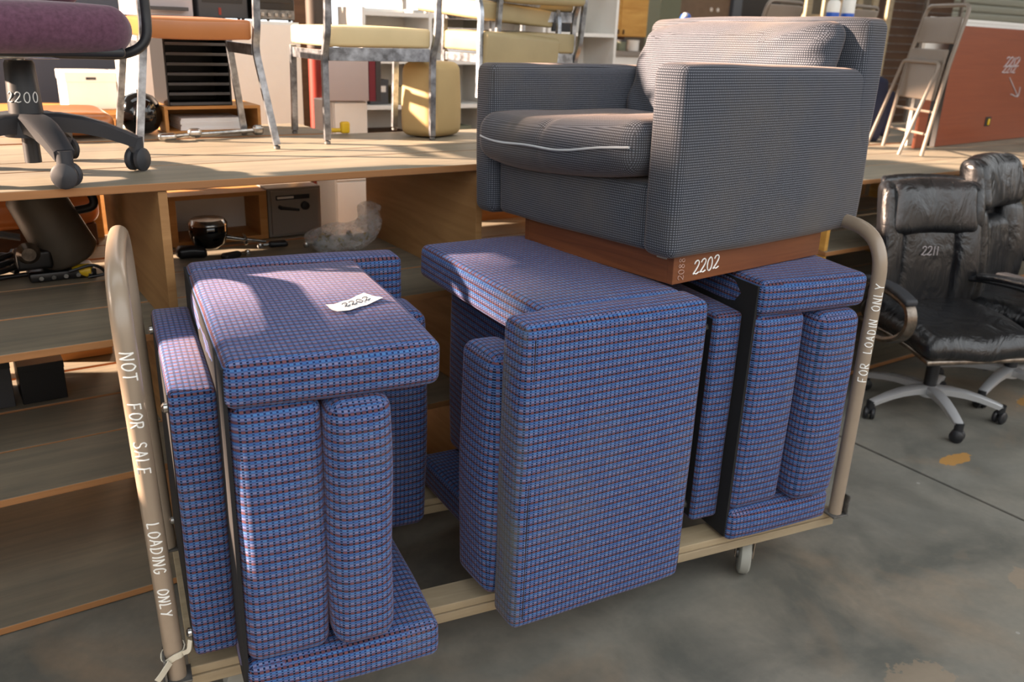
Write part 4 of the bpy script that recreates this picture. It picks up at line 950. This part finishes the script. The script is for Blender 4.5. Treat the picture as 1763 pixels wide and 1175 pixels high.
m = MB(); softbox(m, (0,0,0.2), (0.11,0.05,0.2), 0.045, 4, (4,2,6), (0.01,0.01,0), 0.012, 18, 6); part('body', m, M_NAVY, nc)
m = MB(); softbox(m, (0.10,-0.03,0.17), (0.035,0.035,0.14), 0.03, 4, (2,2,5), (0,0,0), 0.008, 22, 7); part('sleeve', m, M_NAVY, nc)
for i, (x, lb) in enumerate(((4.63, 'white spray can on the tall stand behind the folding chair'), (4.77, 'taller white spray can beside the other behind the folding chair'))):
    s = thing('spray_can', lb, 'spray can', (x, 3.52, 1.655), group='spray cans')
    m = MB(); lathe(m, [(0,0),(0.036,0),(0.038,0.004),(0.038,0.15+0.03*i),(0.03,0.165+0.03*i),(0.02,0.17+0.03*i),(0,0.17+0.03*i)], 18); part('body', m, M_WHITE, s)
    m = MB(); lathe(m, [(0,0.171+0.03*i),(0.028,0.171+0.03*i),(0.028,0.205+0.03*i),(0,0.21+0.03*i)], 16); part('cap', m, M_WHITE, s)
    m = MB(); lathe(m, [(0.0385,0.06),(0.0387,0.06),(0.0387,0.10),(0.0385,0.10)], 18); part('label_band', m, M_BLUEP, s)
sd = thing('pedestal_stand', 'grey pedestal stand carrying the spray cans', 'stand', (4.70, 3.52, T2))
m = MB(); box(m, (-0.14,-0.07,0.63), (0.14,0.07,0.649), 0.002); part('top', m, M_GREYM, sd, smooth=False)
m = MB(); cyl(m, (0,0,0.02), (0,0,0.63), 0.02); part('column', m, M_GREYM, sd)
m = MB(); box(m, (-0.12,-0.07,0.0), (0.12,0.07,0.02), 0.002); part('base', m, M_GREYM, sd, smooth=False)
bx = thing('telephone_handset', 'black handset lying at the foot of the cherry table top', 'handset', (6.05, 2.85, T2), D(20))
m = MB(); tube(m, smooth_path([(-0.12,0,0.02),(-0.05,0.0,0.05),(0.05,0.0,0.05),(0.12,0,0.02)], 5), [0.018]*16, 10); part('grip', m, M_BLACK, bx)
for s in (-1, 1):
    m = MB(); softbox(m, (0.12*s,0,0.024), (0.035,0.03,0.022), 0.014, 3); part('earpiece', m, M_GLOSSB, bx)

# roll-up door and mesh screen at the back right
dr = MB(); box(dr, (10.9,6.75,0), (14.5,6.8,3.4)); door = struct(part('door_1', dr, M_GREENISH, smooth=False))
sl = build_mesh('slat', (lambda q: (softbox(q, (0,0,0), (1.75,0.02,0.045), 0.018, 3), q)[1])(MB()), M_GREENISH)
for i in range(34): part('slat', sl, M_GREENISH, door, loc=(12.7, 6.74, 0.06+0.1*i))
for x in (10.88, 14.5):
    m = MB(); box(m, (x,6.68,0), (x+0.06,6.82,3.4), 0.004); part('jamb', m, M_DGREY, door, smooth=False)
ms = thing('mesh_screen', 'wire mesh screen on a brown frame beside the roll-up door', 'screen', (9.3, 6.35, 0))
for x in (0, 0.75, 1.5):
    m = MB(); box(m, (x,0,0), (x+0.035,0.04,2.6), 0.003); part('post', m, M_GREYM, ms, smooth=False)
for i in range(26):
    m = MB(); z = 0.15+i*0.09; cyl(m, (0.02,0.02,z), (1.5,0.02,z), 0.004, 6); part('wire', m, M_STEEL, ms)
m = MB(); box(m, (0.0,0.12,0), (1.5,0.14,2.5), 0.003); part('backing', m, M_DKWOOD, ms, smooth=False)
pf = thing('timber_frame', 'pale timber frame standing far behind the folding chairs', 'timber frame', (7.6, 6.1, 0))
for i in range(6):
    m = MB(); box(m, (0.27*i,0,0), (0.27*i+0.09,0.03,2.3), 0.003); part('slat', m, M_DECK, pf, smooth=False)
for z in (0.3, 1.75):
    m = MB(); box(m, (0,0.031,z), (1.44,0.06,z+0.09), 0.003); part('batten', m, M_DECK, pf, smooth=False)

# ------------------------------------------------------------------ under the boards, left bay
T3 = 0.797
fp = thing('floor_polisher', 'dusty brown-grey polisher motor lying under the shelf top', 'polisher', (0.305, 3.02, T3))
Mt = rotM('Y', -24) @ rotM('X', 10)
Mt = Matrix.Translation((0,0,0.16)) @ Matrix.Rotation(D(-22), 4, 'Y') @ Matrix.Rotation(D(8), 4, 'X')
m = MB(); lathe(m, [(0,-0.125),(0.05,-0.125),(0.082,-0.11),(0.09,-0.095),(0.088,-0.06),(0.082,0.12),(0.06,0.15),(0,0.155)], 28, M=Mt); part('motor_housing', m, M_POLISH, fp)
m = MB(); tube(m, bend([Mt@Vector((0.05,0,0.12)), Mt@Vector((0.15,0,0.13)), Mt@Vector((0.145,0,0.0)), Mt@Vector((0.075,0,0.02))], 0.04, 6), 0.0135, 10); part('grip', m, M_PLASTIC, fp)
m = MB(); softbox(m, (0,0,0), (0.05,0.04,0.03), 0.012, 3, M=Matrix.Translation((-0.07,-0.03,0.075))); part('switch_box', m, M_BLACK, fp)
m = MB(); lathe(m, [(0,-0.02),(0.03,-0.02),(0.034,0.0),(0.02,0.02),(0,0.02)], 16, M=Matrix.Translation((-0.085,-0.07,0.10)) @ Matrix.Rotation(PI/2, 4, 'X')); part('brush_cap', m, M_BRONZE, fp)
m = MB(); box(m, (-0.09,-0.06,0.002), (0.10,0.06,0.03), 0.006); part('base_plate', m, M_BLACK, fp)
m = MB(); tube(m, smooth_path([(0.02,-0.07,0.03),(0.09,-0.08,0.045),(0.12,-0.08,0.015),(0.07,-0.08,0.008)], 5), 0.005, 8); part('kick_stand', m, M_BLACK, fp)
for i in range(5):
    m = MB(); cyl(m, (-0.06+0.035*i,-0.063,0.016), (-0.06+0.035*i,-0.07,0.016), 0.007, 8); part('bolt', m, M_BRIGHT, fp)
pc = thing('power_cord', 'black power cord with a yellow plug on the middle shelf', 'power cord', (0.355, 2.985, T3))
m = MB(); tube(m, smooth_path([(-0.42,0.06,0.012),(-0.32,0.02,0.012),(-0.22,0.04,0.012),(-0.12,0.05,0.013),(-0.02,0.005,0.014)], 8), 0.0075, 10); part('cable', m, M_BLACK, pc)
m = MB(); lathe(m, [(0,-0.03),(0.012,-0.03),(0.02,-0.015),(0.022,0.02),(0.02,0.028),(0,0.028)], 18, M=Matrix.Translation((0.012,-0.008,0.022)) @ Matrix.Rotation(PI/2, 4, 'Y') @ Matrix.Rotation(D(20), 4, 'X')); pl = part('plug', m, M_YELLOW, pc)
for s in ((0.006,0.006),(-0.006,0.006),(0,-0.008)):
    m = MB(); box(m, (0.04,-0.008+s[0]-0.0015,0.022+s[1]-0.003), (0.0415,-0.008+s[0]+0.0015,0.022+s[1]+0.003)); part('socket_hole', m, M_BLACK, pl, smooth=False)
bc = thing('coiled_cable', 'coil of thick black cable at the left of the middle shelf', 'cable', (0.12, 3.08, T3))
m = MB()
tube(m, smooth_path([(0.07*math.cos(a*0.7)*(1+0.05*math.sin(a*3)), 0.05*math.sin(a*0.7)*(1+0.1*math.cos(a*2)), 0.012+0.0025*a) for a in range(0, 28)], 3), 0.009, 8); part('coil', m, M_BLACK, bc)
m = MB(); softbox(m, (0.10,0.02,0.03), (0.035,0.02,0.02), 0.01, 3); part('plug_body', m, M_PLASTIC, bc)
for i in range(2):
    m = MB(); tube(m, smooth_path([(-0.2,0.1+0.02*i,0.10+0.02*i),(-0.08,0.11,0.11+0.02*i),(0.0,0.1,0.12+0.012*i),(0.10,0.08,0.10+0.01*i)], 5), 0.007, 8); part('lead', m, M_DGREY, bc)
so2 = thing('vinyl_bench', 'caramel vinyl bench on dark legs seen under the shelf top', 'bench', (-0.1, 3.36, T3))
for i in range(3):
    m = MB(); softbox(m, (0.1+0.2*i,0.12,0.14), (0.098,0.10,0.058), 0.04, 4, (3,3,2), (0.004,0.004,0.008), 0.003, 12, i); part('cushion', m, M_BROWN, so2)
m = MB(); box(m, (0,0.04,0.0), (0.585,0.2,0.08), 0.004); part('frame', m, M_DKWOOD, so2, smooth=False)
for i, (x0_, w_, lb) in enumerate(((-0.08, 0.20, 'dark storage box at the left end of the lower shelf'), (0.14, 0.13, 'smaller dark storage box beside the first on the lower shelf'))):
    carton('storage_box', lb, 'box', x0_, 2.95, 0.407, w_, 0.2, 0.16-0.03*i, M_DGREY if i == 0 else M_BLACK, lidmat=M_BLACK, group='dark boxes on the lower shelf')
carton('wooden_box', 'pale wooden box in the shadow of the lower shelf', 'box', 0.29, 3.3, 0.407, 0.18, 0.2, 0.2, M_OAK)

# ------------------------------------------------------------------ under the boards, middle bay
ck = thing('wooden_frame_box', 'open oak frame box with a pale back in the middle bay', 'frame box', (0.70, 3.245, T3))
for lo, hi in (((0,0,0),(0.365,0.2,0.016)), ((0,0,0.17),(0.365,0.2,0.186)), ((0,0,0.016),(0.03,0.2,0.17)), ((0.335,0,0.016),(0.365,0.2,0.17))):
    m = MB(); box(m, lo, hi, 0.001); part('board', m, M_OAK, ck, smooth=False)
m = MB(); box(m, (0.03,0.185,0.016), (0.335,0.2,0.17)); part('back_panel', m, M_CARD, ck, smooth=False)
sf = thing('metal_cash_box', 'warm grey metal box with a black latch in the middle bay', 'metal box', (1.07, 3.245, T3))
m = MB(); box(m, (0,0.008,0), (0.215,0.25,0.19), 0.004); part('body', m, M_GREYM, sf, smooth=False)
m = MB(); box(m, (0.012,0,0.01), (0.203,0.0078,0.18), 0.002); d = part('door', m, M_GREYM, sf, smooth=False)
m = MB(); box(m, (0.03,-0.003,0.145), (0.165,0.0,0.162), 0.001); part('label_slot', m, M_BLACK, d, smooth=False)
m = MB(); box(m, (0.035,-0.0045,0.15), (0.10,-0.003,0.158)); part('label_card', m, M_CARD, d, smooth=False)
m = MB(); tube(m, [(0.045,-0.018,0.118),(0.115,-0.018,0.106)], [0.007,0.005], 10); cyl(m, (0.045,0,0.118), (0.045,-0.02,0.118), 0.008, 10); part('latch_handle', m, M_BLACK, d)
m = MB(); lathe(m, [(0,0),(0.017,0),(0.015,0.014),(0,0.016)], 18, M=Matrix.Translation((0.145,0,0.118)) @ Matrix.Rotation(PI/2, 4, 'X')); part('dial', m, M_BLACK, d)
lb_ = thing('mirror_lamp_head', 'glossy black lamp head with a chrome neck in the middle bay', 'lamp head', (0.80, 3.10, T3))
m = MB(); lathe(m, [(0.0,0.0),(0.03,0.0),(0.055,0.02),(0.066,0.05),(0.066,0.085),(0.055,0.10),(0,0.103)], 28, (0,0,0.022)); part('shade', m, M_GLOSSB, lb_)
m = MB(); lathe(m, [(0.0,0.104),(0.055,0.102),(0.064,0.09),(0.067,0.088),(0.067,0.092),(0.057,0.107),(0,0.109)], 28, (0,0,0.022)); part('rim', m, M_BRIGHT, lb_)
m = MB(); tube(m, [(0.05,0,0.06),(0.12,-0.01,0.045),(0.2,-0.015,0.03)], [0.01,0.007,0.006], 10); part('neck', m, M_BRIGHT, lb_)
m = MB(); lathe(m, [(0,-0.004),(0.02,-0.004),(0.022,0.0),(0.02,0.004),(0,0.004)], 16, M=Matrix.Translation((0.125,-0.01,0.044)) @ Matrix.Rotation(D(80), 4, 'Y')); part('collar', m, M_BRIGHT, lb_)
m = MB(); softbox(m, (-0.07,-0.02,0.02), (0.05,0.03,0.018), 0.014, 3, (2,2,1), (0,0,0.004), 0.004, 40); part('bracket', m, M_BLACK, lb_)
def lever(label, loc, rz):
    t = thing('clamp_lever', label, 'clamp lever', loc, rz, 'loose clamp levers')
    m = MB(); softbox(m, (0,0,0.016), (0.036,0.015,0.012), 0.011, 4, (2,1,1), fn=lambda p: (p.x, p.y*(1-0.35*p.x/0.036), p.z)); part('knob', m, M_PLASTIC, t)
    m = MB(); tube(m, [(0.034,0,0.016),(0.055,0,0.016)], 0.006, 8); part('stem', m, M_BRIGHT, t)
    m = MB(); lathe(m, [(0,-0.012),(0.009,-0.009),(0.012,0),(0.009,0.009),(0,0.012)], 14, (0.066,0,0.014)); part('ball', m, M_BRIGHT, t)
lever('black clamp lever with a chrome ball lying nearest the blue chair', (0.845, 2.99, T3), D(18))
lever('black clamp lever beside the plastic bag', (1.20, 3.045, T3), D(190))
lever('black clamp lever at the end of the lamp neck', (1.045, 3.085, T3), D(175))
pb = thing('plastic_bag', 'clear plastic bag of small brass parts by the yellow divider', 'plastic bag', (1.265, 2.98, T3))
m = MB(); softbox(m, (0,0,0.04), (0.13,0.07,0.036), 0.034, 4, (10,6,3), (0.01,0.01,0.012), 0.008, 38, 3, fn=lambda p: (p.x, p.y, p.z + 0.06*max(0, p.x/0.13)**2)); part('film', m, M_BAG, pb)
m = MB(); softbox(m, (0.11,0.02,0.115), (0.035,0.03,0.05), 0.02, 3, (4,3,5), (0,0,0), 0.012, 50, 5); part('gathered_neck', m, M_BAG, pb)
rs = random.Random(3); M_BRASS = mat_chrome('dull_brass', (180,160,90), 0.3)
nut = build_mesh('fitting', (lambda q: (lathe(q, [(0.005,-0.006),(0.011,-0.006),(0.012,0),(0.011,0.006),(0.005,0.006)], 8), q)[1])(MB()), M_BRASS)
for i in range(16): part('fitting', nut, M_BRASS, pb, loc=(rs.uniform(-0.09,0.09), rs.uniform(-0.04,0.04), rs.uniform(0.016,0.05)), rot=(rs.uniform(0,3), rs.uniform(0,3), 0))
